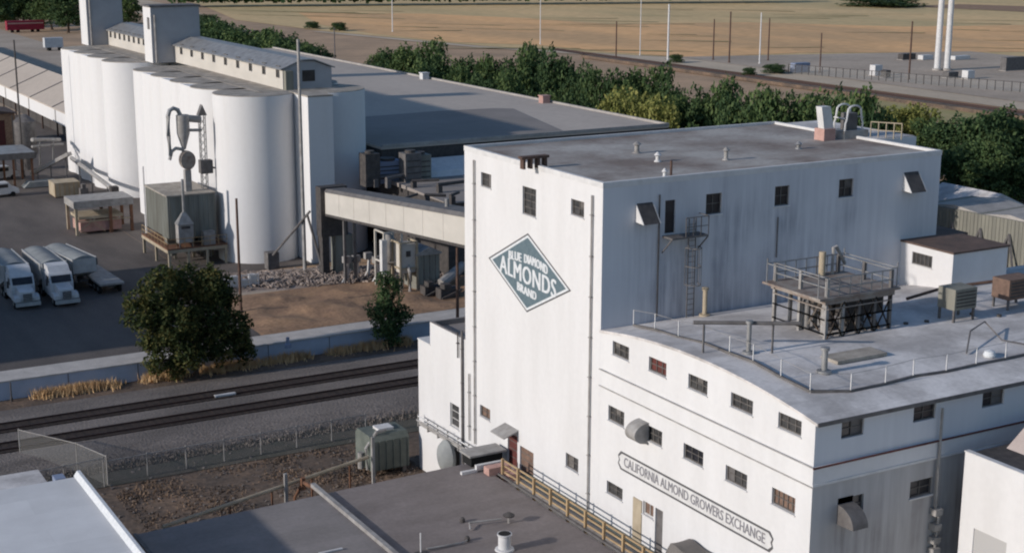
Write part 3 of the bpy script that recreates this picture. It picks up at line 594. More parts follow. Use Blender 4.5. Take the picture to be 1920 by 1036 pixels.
# roof railing (fixed to the annex roof)
q = MB(); rp = [(1188, 612), (1228, 620), (1272, 634), (1320, 645), (1368, 664), (1412, 680), (1464, 709), (1519, 736), (1595, 736), (1660, 722), (1712, 708), (1774, 699), (1830, 686), (1885, 675), (1940, 663)]
zz = AZ+0.45; pts = [PZ(x, y, arc(max(-AL, PZ(x, y, AZ+.5)[1]))+0.1) for x, y in rp]
for p in pts: q = MB(); q.bar(p, p+np.array((0, 0, 1.0)), 0.05); q.build('railing_post', 'trim', A)
q = MB()
for a, c_ in zip(pts[:-1], pts[1:]):
    q.bar(a+np.array((0, 0, 0.98)), c_+np.array((0, 0, 0.98)), 0.018)
q.build('railing', 'pipe', A)
q = MB()
for a, c_ in zip(pts[:-1], pts[1:]): q.bar(a+np.array((0, 0, 0.09)), c_+np.array((0, 0, 0.09)), 0.14, 0.12)
q.build('roof_pipe', 'mid', A)

# ---- things standing on the annex roof
def on_roof(px, py):
    p = PZ(px, py, AZ+0.5)
    for _ in range(4): p = PZ(px, py, arc(min(0, max(-AL, p[1])))+0.10)
    return p
def stack(px, py, ptop, r, label, m='galv', cap=True, group='flue stacks'):
    p = on_roof(px, py); zt = top_z(p[0], p[1], ptop)
    t_ = thing('flue_stack', label, 'flue', p, group)
    q = MB(); q.lathe(p[0], p[1], [(r*2.4, p[2]+0.0), (r*2.4, p[2]+0.12), (r, p[2]+0.14), (r, zt)], 14); q.build('pipe', m, t_, True)
    if cap: q = MB(); q.lathe(p[0], p[1], [(r*1.1, zt-0.12), (r*1.5, zt-0.1), (r*1.5, zt+0.04), (r*0.9, zt+0.06)], 14); q.build('collar', m, t_, True)
    return p
stack(1545, 698, 652, 0.16, 'thick grey flue casting a long shadow in front of the scaffold')
stack(1403, 662, 602, 0.13, 'thin grey flue joined to the long horizontal roof pipe')
stack(1321, 592, 540, 0.14, 'cream topped flue against the stained wall', 'beige2')
a = on_roof(1305, 607); b_ = on_roof(1500, 652); c_ = on_roof(1403, 662); zpipe = top_z(c_[0], c_[1], 606)
hp = thing('roof_duct', 'long dark horizontal pipe running across the annex roof to the scaffold', 'pipe', (c_[0], c_[1], AZ))
q = MB(); e1 = PX(1300, 604, c_[0]-0.6); q.tube([PZ(1300, 604, zpipe), PZ(1500, 606, zpipe)], 0.11, 8); q.build('pipe', 'mid', hp)
for px0 in (1320, 1450):
    p = PZ(px0, 605, zpipe); q = MB(); q.bar((p[0], p[1], arc(min(0, p[1]))+0.1), (p[0], p[1], zpipe-0.1), 0.08); q.build('support', 'mid', hp)
# scaffold-like pipe rack
sc = on_roof(1590, 640); SX0, SX1 = 8.0, 12.6; SY0, SY1 = -9.9, -5.6; sc = np.array(((SX0+SX1)/2, (SY0+SY1)/2, 15.3)); z0 = AZ+0.85; z1 = z0+2.25
sf = thing('equipment_scaffold', 'rusty equipment rack with a railed upper deck standing on the annex roof', 'scaffold', (sc[0], sc[1], z0))
for x in np.linspace(SX0, SX1, 5):
    for y in (SY0, (SY0+SY1)/2, SY1):
        q = MB(); q.box(x-0.09, x+0.09, y-0.09, y+0.09, arc(max(-AL, min(0, y)))+0.1, z1+1.15 if x in (SX0, SX1) else z1-.005); q.build('post', 'pipe' if x < SX0+1.5 else 'mid', sf)
q = MB(); q.box(SX0-.7, SX1+.5, SY0-0.25, SY1+0.3, z1, z1+0.12); q.build('deck', 'rustgrey', sf)
q = MB()
for y in (SY0, SY1): q.box(SX0-0.2, SX1+0.2, y-0.12, y+0.12, z1-0.3, z1-0.003)
for x in (SX0, SX1): q.box(x-0.12, x+0.12, SY0+0.13, SY1-0.13, z1-0.3, z1-0.003)
q.build('beam', 'rustgrey', sf)
q = MB()
for y in (SY0-0.1, SY1+0.1):
    for zz in (0.6, 1.15): q.bar((SX0, y, z1+zz), (SX1, y, z1+zz), 0.06)
    for x in np.linspace(SX0, SX1, 7)[1:-1]: q.bar((x, y, z1+0.14), (x, y, z1+1.15), 0.05)
for x in (SX0, SX1):
    for zz in (0.6, 1.15): q.bar((x, SY0, z1+zz), (x, SY1, z1+zz), 0.06)
for x in (SX0-.62, SX1+.42): q.bar((x, SY0, z1+.12), (x, SY0, z1+1.5), .05); q.bar((x, SY1, z1+.12), (x, SY1, z1+1.5), .05); q.bar((x, SY0, z1+1.2), (x, SY1, z1+1.2), .05)
for y in (SY0, SY1): q.bar((SX0-.62, y, z1+1.2), (SX0, y, z1+1.2), .05); q.bar((SX1, y, z1+1.2), (SX1+.42, y, z1+1.2), .05)
q.build('guardrail', 'galv', sf)
q = MB(); rr = random.Random(5)
for i in range(16):
    x = SX0+.3+i*0.27; q.bar((x, SY0-.1+rr.random()*3, z0-.3+rr.random()), (x+rr.uniform(-.6, .6), SY1-0.2-rr.random()*3, z0+rr.uniform(.6, 2.1)), rr.uniform(.05, .12))
for k in range(4): x = SX0+k*1.15; q.bar((x, SY0-.1, z0), (x+1.15, SY0-.1, z0+2.0), 0.06); q.bar((x+1.15, SY0-.1, z0), (x, SY0-.1, z0+2.0), 0.06)
for z in (z0+.3, z0+1.1, z0+1.7): q.bar((SX0, SY0-.12, z), (SX1, SY0-.12, z), .06); q.bar((SX0-.12, SY0, z), (SX0-.12, SY1, z), .06); q.build('brace', 'rustgrey', sf)
for x, y, r, h in ((SX0+0.45, SY0+0.6, 0.22, 1.9), (SX0+0.5, SY0+2.2, 0.26, 1.9), (SX0+1.4, SY0+1.4, 0.35, 2.0), (SX0+2.5, SY0+0.9, 0.35, 1.8), (SX0+3.7, SY0+2.2, 0.4, 2.0)):
    q = MB(); q.lathe(x, y, [(r, z0-0.2), (r, z0+h*0.8), (r*0.5, z0+h)], 14); q.build('vessel', 'dark' if x > SX0+1.0 else 'pipe', sf, True)
q = MB(); q.box(SX0+1.6, SX1-0.2, SY0+0.3, SY1-0.4, z0+.9, z0+1.9); q.build('filter_housing', 'dark', sf)
q = MB(); q.lathe(SX0+3.2, SY1-0.2, [(0.2, z1+0.12), (0.2, z1+1.5)], 10); q.build('chimney', 'beige2', sf, True)
q = MB(); q.tube([(SX0+3.9, SY1-0.3, z1+0.12), (SX0+3.9, SY1-0.3, z1+1.7), (SX0+4.1, SY1-0.3, z1+1.75), (SX0+5.0, SY1-0.1, z1+0.6)], 0.1, 8); q.build('duct', 'pipe', sf)
# lower tray beneath
tr_ = on_roof(1600, 668); q = MB(); z_ = arc(tr_[1])+0.1; q.box(tr_[0]-1.7, tr_[0]+1.7, tr_[1]-0.7, tr_[1]+0.6, z_, z_+0.16); tag(q.build('drip_tray', 'deck'), 'flat dirty drip tray on the roof in front of the equipment rack', 'tray')
# box units and little shed on the roof
sx0 = PY(1690, 452, 0)[0]; zsh = PY(1690, 452, 0)[2]; cny = PX(1787, 490, sx0)[1]; sx1 = PY(1889, 478, cny)[0]; zc2 = PX(1787, 490, sx0)[2]
sh = thing('rooftop_shed', 'small white shed with a brown flat roof on the annex against the tall block', 'shed', (sx0, cny/2, AZ))
hh = hole_x((1711, 471), (1747, 503), sx0)
b = MB(); wall(b, 'x', sx0, -1, cny, -0.003, AZ-0.5, zsh, [hh], 0.12); wall(b, 'y', cny, -1, sx0, sx1, AZ-0.5, zsh, []); wall(b, 'x', sx1, 1, cny, -0.003, AZ-0.5, zsh, []); b.build('wall', 'white', sh)
window(sh, 'x', sx0, -1, hh, 'glass', 'frame', 5, 1, 0.12)
b = MB(); b.box(sx0-0.1, sx1+0.1, cny-0.1, 2.4 if False else -0.004, zsh+0.002, zsh+0.12); b.build('roof', 'brownroof', sh)
b = MB(); b.box(TW+0.004, sx1+1.2, 0.0, 5.5, zsh-0.5, zsh-0.02); b.build('rear_roof', 'brownroof', sh)
def unit(px, py, w_, d_, h_, m, label, leg=0.5):
    p = on_roof(px, py); t_ = thing('air_handler', label, 'ventilation unit', p, 'rooftop ventilation units')
    q = MB(); q.box(p[0]-w_/2, p[0]+w_/2, p[1]-d_/2, p[1]+d_/2, p[2]+leg, p[2]+leg+h_); o = q.build('casing', m, t_)
    q = MB()
    for i in range(5): z = p[2]+leg+0.2+(h_-0.4)*i/4; q.box(p[0]-w_/2+0.1, p[0]+w_/2-0.1, p[1]-d_/2-0.03, p[1]-d_/2-0.001, z-0.04, z+0.04)
    q.build('louvre', 'dark', o)
    for i in (-1, 1):
        for j in (-1, 1): q = MB(); x = p[0]+i*(w_/2-0.1); y = p[1]+j*(d_/2-0.1); q.box(x-0.06, x+0.06, y-0.06, y+0.06, p[2]-0.1, p[2]+leg-0.002); q.build('leg', 'mid', t_)
unit(1792, 597, 1.7, 1.3, 1.2, 'sheet', 'greenish box unit on legs beside the small white rooftop shed', 0.7)
unit(1897, 574, 2.1, 1.3, 1.2, 'board', 'brown slatted box unit at the right end of the annex roof', 0.6)
q = MB(); pa, pb = on_roof(1700, 575), on_roof(1765, 558); q.tube([pa+np.array((0, 0, .5)), pb+np.array((0, 0, .6)), on_roof(1870, 556)+np.array((0, 0, 1.0))], 0.1, 8); tag(q.build('roof_pipe', 'wood'), 'brown pipe linking the box units behind the equipment rack', 'pipe')
q = MB(); q.tube([on_roof(1812, 665)+np.array((0, 0, .1)), on_roof(1818, 640)+np.array((0, 0, .6)), on_roof(1845, 622)+np.array((0, 0, .6)), on_roof(1878, 640)+np.array((0, 0, .1)), on_roof(1930, 650)+np.array((0, 0, .1))], 0.045, 6); tag(q.build('roof_hose', 'mid'), 'thin bent hose lying on the right part of the annex roof', 'hose')
for i, (x, y, l) in enumerate(((1698, 612, 'left'), (1737, 608, 'middle'), (1822, 594, 'right'), (1873, 597, 'rightmost'))):
    vent(x, y, 0.25, 0.14, l+' small dark roof drain vent in front of the rooftop shed', 'dark', False, AZ+0.75)
q = MB(); p = on_roof(1855, 668); q.lathe(p[0], p[1], [(0.3, p[2]), (0.34, p[2]+0.1), (0.26, p[2]+0.3), (0.05, p[2]+0.38)], 14); tag(q.build('skylight_dome', 'letterwhite', smooth=True), 'bright white dome near the front rail of the annex roof', 'skylight')
# ================================================================ LOW WING left of the tall block
W = thing('side_wing', 'low white wing with a stepped parapet against the left side of the tall block', 'building', (0, 20, ZL))
hw1 = hole_x((844, 753), (861, 806), -0.0); hw2 = hole_x((845, 836), (862, 880), 0)
b = MB(); wall(b, 'x', 0, -1, TL+0.01, 22.0, ZL, 9.92, [h for h in (hw1, hw2)]); wall(b, 'x', 0, -1, 22.0, 23.95, ZL, 8.2, [])
b.box(0.001, 9, 22.0, 23.95, ZL, 8.199); b.quad((0, 22.0, 8.2), (0, 22.0, 9.92), (9, 22.0, 9.92), (9, 22.0, 8.2)); b.quad((9, TL+.01, 5), (9, 22, 5), (9, 22, 9.92), (9, TL+.01, 9.92)); b.build('wall', 'white', W)
window(W, 'x', 0, -1, hw1, 'glass', 'frame_w', 1, 3); b = MB(); bx(b, 'x', 0, -1, *hw2, -0.17, -0.1); b.build('door', 'mid', W)
b = MB(); b.quad((0.2, TL+0.02, 9.6), (8.8, TL+0.02, 9.6), (8.8, 21.8, 9.6), (0.2, 21.8, 9.6)); b.box(0.0, 0.2, TL+0.02, 22, 9.93, 9.97); b.box(0.2, 9, 21.8, 22, 9.5, 9.96); b.build('roof', 'roof_fg', W)
b = MB(); b.box(-0.04, 9, 21.96, 24.0, 8.205, 8.28); b.build('lower_roof', 'trim', W)
vpipe(866, 620, 860, W, r=0.09, m='mid', zend=1.0); vpipe(858, 622, 670, W, r=0.05, m='dark')
pr_ = thing('wall_pipe_rack', 'pale pipe rack sloping along the foot of the wing and the tall block', 'pipe rack', (-0.5, 18, 2))
a = PX(784, 786, -0.5); c_ = PX(942, 882, -0.5); n = 9
for k, (dz, r) in enumerate(((0, .07), (0.28, .05), (-0.3, .09))):
    q = MB(); q.tube([a+np.array((0.1*k-.1, 0, dz)), c_+np.array((0.1*k-.1, 0, dz))], r, 8); q.build('pipe', 'pipe' if k != 1 else 'trim', pr_)
for i in range(n):
    t = i/(n-1); p = a+(c_-a)*t; q = MB(); q.bar((p[0], p[1], p[2]-0.5), (p[0], p[1], p[2]+0.45), 0.08); q.bar((p[0], p[1], p[2]-0.45), (-0.02, p[1], p[2]-0.45), 0.07); q.build('bracket', 'pipe', pr_)
# vent dish and green tank by the wing
ds = PZ(832, 878, 1.0); dt = thing('dish_vent', 'round bluish grey cowl standing against the foot of the white wing', 'vent', (-1.2, 20, ZL))
q = MB(); yc, zc = PX(832, 856, -0.9)[1:]; pts = [(-1.5+0.5*(1-s*s), yc, zc) for s in (1,)]
prof = [(0.05, 0.55), (0.45, 0.5), (0.85, 0.32), (1.05, 0.0), (1.0, -0.25)]
vs = []; nn = 18
for r_, d_ in prof:
    for k in range(nn): t = 2*pi*k/nn; vs.append((-0.7-d_, yc+r_*cos(t), zc+r_*1.15*sin(t)))
fs = [(i*nn+k, i*nn+(k+1) % nn, (i+1)*nn+(k+1) % nn, (i+1)*nn+k) for i in range(len(prof)-1) for k in range(nn)]+[tuple(range(nn))[::-1], tuple((len(prof)-1)*nn+k for k in range(nn))]
q.add(vs, fs); q.build('dish', 'tarp', dt, True)
q = MB(); q.bar((-0.6, yc, zc-0.3), (-0.6, yc, ZL), 0.25); q.bar((-0.6, yc-0.6, zc-1.0), (-1.4, yc-2.2, zc-1.9), 0.12); q.build('stand', 'pipe', dt)
tk = PZ(740, 905, ZL+0.4); GT = thing('water_tank', 'green grey storage tank with pale pipework beside the white wing', 'tank', (tk[0], 24, ZL))
tx0, tx1, ty0, ty1 = -4.0, -1.0, 23.6, 26.4
q = MB(); q.prism([(ty0, ZL+0.5), (ty0, ZL+2.7), (ty0+0.35, ZL+3.1), (ty1-0.35, ZL+3.1), (ty1, ZL+2.7), (ty1, ZL+0.5)], 'x', tx0, tx1); q.build('tank_body', 'green', GT)
q = MB()
for x in np.linspace(tx0+0.1, tx1-0.1, 6): q.box(x-0.05, x+0.05, ty0-0.06, ty0-0.002, ZL+0.5, ZL+2.7)
q.build('rib', 'green', GT)
q = MB()
for x in (tx0+0.3, tx1-0.3):
    for y in (ty0+0.3, ty1-0.3): q = MB(); q.box(x-0.15, x+0.15, y-0.15, y+0.15, ZL, ZL+0.498); q.build('leg', 'mid', GT)
q = MB(); q.tube([(tx0-0.15, ty0+0.4, ZL+0.6), (tx0-0.25, ty0+0.4, ZL+2.2), (tx0+0.6, ty0+0.4, ZL+3.3), (tx0+1.4, ty0+0.6, ZL+3.3)], 0.12, 8); q.tube([(tx0-0.2, ty0+1.4, ZL+0.4), (tx0-0.2, ty0+1.4, ZL+1.6)], 0.25, 10)
q.build('pipework', 'pipe', GT)
q = MB(); q.box(tx0+1.0, tx0+2.2, ty0+0.9, ty0+1.9, ZL+3.102, ZL+3.3); q.build('hatch', 'trim', GT)

# ================================================================ NEAR ROOFS
N1 = thing('flat_roofed_shed', 'wide flat grey-roofed shed in the foreground below the tall block', 'building', (-13, -10, ZL))
b = MB(); b.prism([(-24.5, 10.3), (-2.3, 11.2), (-1.9, -60), (-24.5, -60)], 'z', ZL, 3.1); b.build('wall', 'concrete', N1)
b = MB(); b.prism([(-24.7, 10.5), (-12.93, 10.98), (-12.93, -60), (-24.7, -60)], 'z', 3.102, 3.28); b.build('roof', 'roof_fg', N1)
M['roof_fg2'] = mat('roof_brownish', (0.225, 0.195, 0.185), (0.175, 0.15, 0.14), 0.25, 0.95, (1, 2.5, 1), fine=0.09, fscale=5)
b = MB(); b.prism([(-12.928, 10.98), (-2.2, 11.4), (-1.8, -60), (-12.928, -60)], 'z', 3.102, 3.30); b.build('roof_section', 'roof_fg2', N1)
b = MB(); b.prism([(-13.12, 10.7), (-12.78, 10.7), (-12.86, 10.7), (-13.04, 10.7)][:2]+[(-12.78, 10.7)], 'z', 0, 0) if False else b.box(-13.1, -12.82, -60, 12.4, 3.31, 3.56); b.build('roof_divider', 'pipe', N1)
b = MB(); b.box(-24.72, -24.5, -60, 10.5, 3.285, 3.36); b.box(-1.98, -1.8, -60, 11.2, 3.305, 3.42); b.build('edge_trim', 'mid', N1)
# long pale pipe on posts behind that roof
a, c_ = PZ(305, 987, 2.6), PZ(690, 856, 2.6)
lp = thing('elevated_pipe', 'long pale pipe carried on posts behind the foreground grey roof', 'pipe', ((a+c_)/2*np.array((1, 1, 0))+np.array((0, 0, ZL))))
q = MB(); q.tube([a, c_], 0.13, 8); q.build('pipe', 'beige2', lp)
j = PZ(568, 903, 2.6); q = MB(); q.tube([j, (-12.96, 10.9, 3.45)], 0.12, 8); q.tube([j+np.array((0, 0, -.5)), j+np.array((0, 0, .3))], 0.17, 8); q.tube([j, (j[0]-.5, j[1]+.2, 1.6), (j[0]-.5, j[1]+.2, ZL)], 0.1, 8); q.build('branch', 'rust', lp)
for px0, pt in ((522, 885), (698, 817)):
    t = (px0-305)/(690-305); p = a+(c_-a)*t; q = MB(); q.box(p[0]-0.1, p[0]+0.1, p[1]-0.3, p[1]-0.12, ZL, top_z(p[0], p[1], pt)); q.build('post', 'pipe', lp)
for k in range(5):
    t = (k+.5)/5; p = a+(c_-a)*t; q = MB(); q.bar((p[0], p[1], ZL), (p[0], p[1], p[2]-0.1), 0.1); q.build('support', 'rust', lp)
# terrace and yellow guard rail
b = MB(); b.box(-1.79, -0.004, -60, 11.2, ZL, 3.0); struct('terrace', b, 'concrete')
b = MB(); b.box(-0.55, -0.005, -60, 8.2, 3.002, 3.22); tag(b.build('kerb', 'green'), 'greenish kerb along the foot of the sunlit wall', 'kerb')
yg = thing('yellow_guardrail', 'faded yellow guardrail along the right edge of the foreground roof', 'railing', (-1.9, 0, 3.3))
ys = [8.3-1.95*i for i in range(12)]
for y in ys: q = MB(); q.box(-1.86, -1.72, y-0.07, y+0.07, 3.002, 4.45); q.build('post', 'yellow', yg)
for z in (3.55, 3.95, 4.3): q = MB(); q.box(-1.71, -1.63, ys[-1], ys[0], z-0.04, z+0.04); q.build('rail', 'yellow', yg)
q = MB(); q.box(-2.6, -1.0, 8.6, 9.3, 3.31, 3.8); q.box(-1.6, -0.8, 7.8, 8.55, 3.01, 3.5); tag(q.build('roof_block', 'pink'), 'pinkish brick block at the head of the yellow guardrail', 'block')
cp = thing('hatch_canopy', 'small grey canopy over a dark opening at the corner of the foreground roof', 'canopy', (-2.5, 11, 3.3))
q = MB(); q.box(-3.0, -0.3, 10.4, 11.9, 4.0, 4.12); q.build('slab', 'pipe', cp); q = MB(); q.box(-2.8, -0.5, 10.6, 11.8, 3.31, 3.99); q.build('opening', 'blk', cp)
q = MB(); q.box(-4.0, -2.9, 9.6, 9.85, 3.31, 3.5); q.box(-3.0, -0.9, 9.5, 9.75, 3.505, 3.8); q.build('kerb_piece', 'trim', cp)
# roof furniture near
bk = PZ(946, 1030, 3.3); v_ = thing('roof_exhaust', 'stubby white roof exhaust with a dark open top in the foreground', 'vent', bk)
q = MB(); q.lathe(bk[0], bk[1], [(0.55, 3.31), (0.52, 3.4), (0.36, 3.42), (0.36, 4.15), (0.42, 4.2), (0.42, 4.28)], 18); q.build('stack', 'trim', v_, True)
q = MB(); q.lathe(bk[0], bk[1], [(0.36, 4.282), (0.34, 4.3)], 18); q.build('open_top', 'blk', v_)
p = PZ(954, 980, 3.3); v_ = thing('roof_vent', 'small dark mushroom vent behind the white roof exhaust', 'vent', p); q = MB(); q.lathe(p[0], p[1], [(0.07, 3.31), (0.07, 3.75)], 8); q.build('stem', 'pipe', v_); q = MB(); q.lathe(p[0], p[1], [(0.34, 3.75), (0.36, 3.82), (0.1, 3.98)], 14); q.build('cap', 'dark', v_)
p = PZ(789, 1036, 3.3); v_ = thing('roof_pipe_post', 'thin white standpipe at the bottom edge of the foreground roof', 'pipe', p); q = MB(); q.lathe(p[0], p[1], [(0.045, 3.36), (0.045, 4.5)], 8); q.build('pipe', 'trim', v_); q = MB(); q.box(p[0]-0.3, p[0]+0.3, p[1]-0.2, p[1]+0.2, 3.31, 3.355); q.build('base', 'dark', v_)
q = MB(); q.tube([PZ(940, 972, 3.55), PZ(880, 979, 3.55), PZ(882, 992, 3.4)], 0.06, 8); tag(q.build('roof_conduit', 'pipe'), 'bent pale conduit running left from the mushroom vent', 'conduit')
q = MB(); q.tube([PZ(800, 1028, 3.4), PZ(868, 1016, 3.4), PZ(876, 1012, 3.4)], 0.05, 8); tag(q.build('roof_conduit', 'pipe'), 'low pale conduit running right from the white standpipe', 'conduit')
for px0, py0, lb in ((867, 978, 'dark pipe clamp at the bend of the pale conduit'), (876, 1013, 'dark pipe stub at the end of the low conduit')):
    p = PZ(px0, py0, 3.3); q = MB(); q.lathe(p[0], p[1], [(0.16, 3.31), (0.16, 3.5), (0.08, 3.6)], 10); tag(q.build('pipe_clamp', 'dark'), lb, 'clamp')
q = MB(); p = PZ(620, 1032, 3.34); q.box(p[0]-0.7, p[0]+0.7, p[1]-0.08, p[1]+0.08, 3.30, 3.38); tag(q.build('roof_batten', 'trim'), 'short white batten lying on the left part of the foreground roof', 'batten')
# white roof at the left edge
L1 = thing('white_roofed_building', 'flat white-roofed building at the lower left corner with a bright raised edge', 'building', (-40, 0, ZL))
b = MB(); b.box(-70, -26.62, -60, 14.26, ZL, 5.9); b.build('wall', 'white', L1)
b = MB(); b.box(-70, -26.85, -60, 14.1, 5.902, 6.0); b.build('roof', 'roof_white', L1)
b = MB(); b.prism([(-26.98, 6.002), (-26.60, 6.002), (-26.60, 6.30), (-26.78, 6.30)], 'y', -60, 14.28); b.prism([(-26.85, 5.903), (-26.6, 5.903), (-26.6, 6.0), (-26.85, 6.0)], 'y', -60, 14.28); b.build('parapet', 'letterwhite', L1)
L2 = thing('lean_to_roof', 'narrow worn grey roof behind the white roof at the left edge', 'building', (-40, 16, ZL))
b = MB(); b.box(-70, -28.6, 14.3, 17.0, ZL, 5.6); b.build('wall', 'concrete', L2); b = MB(); b.box(-70, -28.4, 14.3, 17.1, 5.602, 5.75); b.build('roof', 'roof_light', L2)
q = MB(); q.box(-28.0, -27.4, 14.35, 15.2, 5.0, 5.95); tag(q.build('roof_upstand', 'blue'), 'small bluish upstand between the two left roofs', 'duct')
# white building at the lower right
rz = 12.0; r0 = PZ(1810, 846, rz); RX, RY = r0[0], r0[1]
B2 = thing('right_white_building', 'plain white building with one grey shutter at the lower right corner', 'building', (RX, RY, ZL))
hd = hole_x((1826, 989), (1886, 1036), RX); hd[2] = 3.2
b = MB(); wall(b, 'x', RX, -1, RY-30, RY, ZL, rz, [hd], 0.12); wall(b, 'y', RY, 1, RX, RX+20, ZL, rz, []); b.build('wall', 'white', B2)
q = MB(); bx(q, 'x', RX, -1, *hd, -0.12, -0.06); q.build('shutter', 'door', B2)
b = MB(); b.box(RX-0.03, RX+0.3, RY-30, RY+0.03, rz+0.002, rz+0.06); b.build('coping', 'trim', B2)
b = MB(); b.box(RX+0.3, RX+20, RY-30, RY-0.2, rz-0.4, rz-0.02); b.build('roof', 'dark', B2)
b = MB(); b.prism([(RX+2.2, rz-0.018), (RX+3.4, rz+0.9), (RX+20, rz+0.9), (RX+20, rz-0.018)], 'y', RY-30, RY-0.6); b.build('raised_roof', 'pinkroof', B2)
q = MB(); p = PX(1895, 862, RX+2.0); q.tube([(p[0], p[1]+1.2, p[2]+0.1), (p[0], p[1], p[2]+0.3), (p[0]+1, p[1]-0.5, p[2]+0.1)], 0.07, 8); tag(q.build('roof_hose', 'dark'), 'dark bent hose on the roof of the right white building', 'hose')
# yard between the annex and that building, grey deck
b = MB(); b.box(0.1, 8.5, -40, -AL-0.005, ZL, 2.6); struct('loading_yard', b, 'concrete')
q = MB(); q.tube([(0.4, -19.1, 3.7), (8.4, -19.1, 3.9)], 0.07, 8); q.tube([(0.4, -19.25, 3.3), (8.4, -19.3, 3.4)], 0.05, 8); tag(q.build('wall_pipe', 'rust'), 'rusty twin pipe along the foot of the shaded annex wall', 'pipe')
q = MB()
for x, h in ((3.9, .8), (5.4, 1.0), (2.6, .6)): q.lathe(x, -19.6, [(0.14, 2.6), (0.14, 2.6+h), (0.05, 2.7+h)], 10)
tag(q.build('valve_post', 'trim'), 'white valve posts near the foot of the shaded annex wall', 'valve')
# grey sheeted load on the terrace by the banner
hm = thing('covered_load', 'grey tarpaulin-covered heap at the foot of the bannered wall', 'covered load', (-0.9, -13, 3.0))
b = MB(); n1, n2 = 26, 14; rr = random.Random(4); ya, yb = PX(1246, 1000, -1.2)[1], PX(1425, 1080, -0.6)[1]
for i in range(n1+1):
    for j in range(n2+1):
        u = i/n1; v = j/n2; y = ya+(yb-ya)*u; x = -1.75+1.6*v
        h_ = 2.25*(1-abs(2*u-0.55)**3*0.5 if u < 0.55 else 1-0.45*((u-0.4)/0.6)); ed = min(1, min(u, 1-u)*9)**0.5*min(1, min(v+0.05, 1-v+0.3)*4)**0.5
        b.v.append((x, y, 3.0+h_*ed*(1+0.10*noise.noise(Vector((x*0.8, y*0.8, 0))))))
for i in range(n1):
    for j in range(n2): k = i*(n2+1)+j; b.f.append((k, k+n2+1, k+n2+2, k+1))
M['tarp2'] = mat('brown_tarpaulin', (0.19, 0.17, 0.155), (0.13, 0.12, 0.11), .8, .8)
b.build('tarpaulin', 'tarp2', hm, True)
q = MB(); q.box(-1.5, -0.4, yb+0.3, ya-0.3, 3.0, 4.0); q.build('crate', 'mid', hm)

# ================================================================ RAILWAY
def track(yc, label):
    t_ = thing('railway_track', label, 'railway track', (0, yc, -1.2), 'railway tracks in the corridor')
    b = MB()
    x = -120.0
    while x < 96: b.box(x, x+0.24, yc-1.25, yc+1.25, -1.21, -1.13); x += 0.62
    o = b.build('sleeper', 'tie', t_); o['kind'] = 'stuff'
    b = MB(); b.box(-120, 96, yc-1.22, yc+1.22, -1.205, -1.145); b.build('oily_ballast', 'tie', t_)
    for s_ in (-1, 1):
        b = MB(); y = yc+s_*0.76; b.box(-120, 96, y-0.04, y+0.04, -1.098, -0.98); b.box(-120, 96, y-0.075, y+0.075, -1.0985, -1.08) if False else None; b.build('rail', 'rail', t_)
track(46.7, 'railway track nearest the retaining wall'); track(42.0, 'railway track nearest the chain-link fence')
q = MB(); p = PZ(422, 742, -1.15); q.box(p[0]-0.9, p[0]+0.9, p[1]-0.15, p[1]+0.15, -1.1, -0.95); tag(q.build('track_marker', 'trim'), 'small white board lying between the rails', 'board')
# chain-link fence
def chainfence(pts, h, label, zb=ZL, mt='chain'):
    t_ = thing('chain_link_fence', label, 'fence', (pts[0][0], pts[0][1], zb))
    for k, (x, y) in enumerate(pts): q = MB(); q.lathe(x, y, [(0.045, zb), (0.045, zb+h+0.1)], 6); q.build('post', 'pipe', t_)
    q = MB()
    for a_, b_ in zip(pts[:-1], pts[1:]): q.bar((a_[0], a_[1], zb+h), (b_[0], b_[1], zb+h), 0.05)
    q.build('top_rail', 'pipe', t_)
    q = MB()
    for a_, b_ in zip(pts[:-1], pts[1:]): q.quad((a_[0], a_[1], zb), (b_[0], b_[1], zb), (b_[0], b_[1], zb+h), (a_[0], a_[1], zb+h))
    q.build('wire_mesh', mt, t_)
chainfence([(-20.8+2.9*i, 31.9+0.08*i) for i in range(8)], 1.7, 'chain-link fence running beside the railway towards the white wing')
chainfence([(-20.9, 31.5), (-22.1, 35.3), (-25.1, 40.4)], 2.2, 'chain-link fence turning back towards the tracks at the left')
chainfence([(-21.2, 31.3), (-24.0, 31.0), (-27.0, 30.8), (-31, 30.8)], 2.2, 'chain-link fence stub ending behind the white roof')
# dry grass along the foot of the retaining wall
def tufts(name, label, n, fx, m, hmin, hmax, seed, wd=0.05):
    rr = random.Random(seed); b = MB()
    for _ in range(n):
        x, y, z = fx(rr); a_ = rr.uniform(0, 2*pi); h = rr.uniform(hmin, hmax); dx, dy = cos(a_)*wd, sin(a_)*wd; lx, ly = rr.uniform(-.3, .3)*h, rr.uniform(-.3, .3)*h
        b.add([(x-dx, y-dy, z), (x+dx, y+dy, z), (x+lx, y+ly, z+h)], [(0, 1, 2)])
    o = b.build(name, m); tag(o, label, 'grass', kind='stuff'); return o
def wallgrass(rr):
    while True:
        x = rr.uniform(-22, 14); 
        if noise.noise(Vector((x*0.35, 3.3, 0)))+0.35 > rr.random()*0.9: break
    k = noise.noise(Vector((x*1.7, 9, 2)))
    return x+rr.gauss(0, .15), 54.95-abs(rr.gauss(0, 0.35+.5*max(0, k+.3))), ZL+0.02-max(0, .35*(.1-k))
tufts('dry_grass', 'straw-coloured dry grass along the foot of the retaining wall', 9000, wallgrass, 'straw', 0.15, 0.95, 2)
def slopeg(rr):
    while True:
        x, y = rr.uniform(-21, 0), rr.uniform(17, 31)
        if noise.noise(Vector((x*.3, y*.3, 5))) > rr.uniform(-.3, .4): return x, y, ZL+0.01
tufts('brown_weeds', 'brownish weeds on the slope between the fence and the foreground roof', 5000, slopeg, 'dirt_dark', 0.04, 0.2, 6, 0.08)
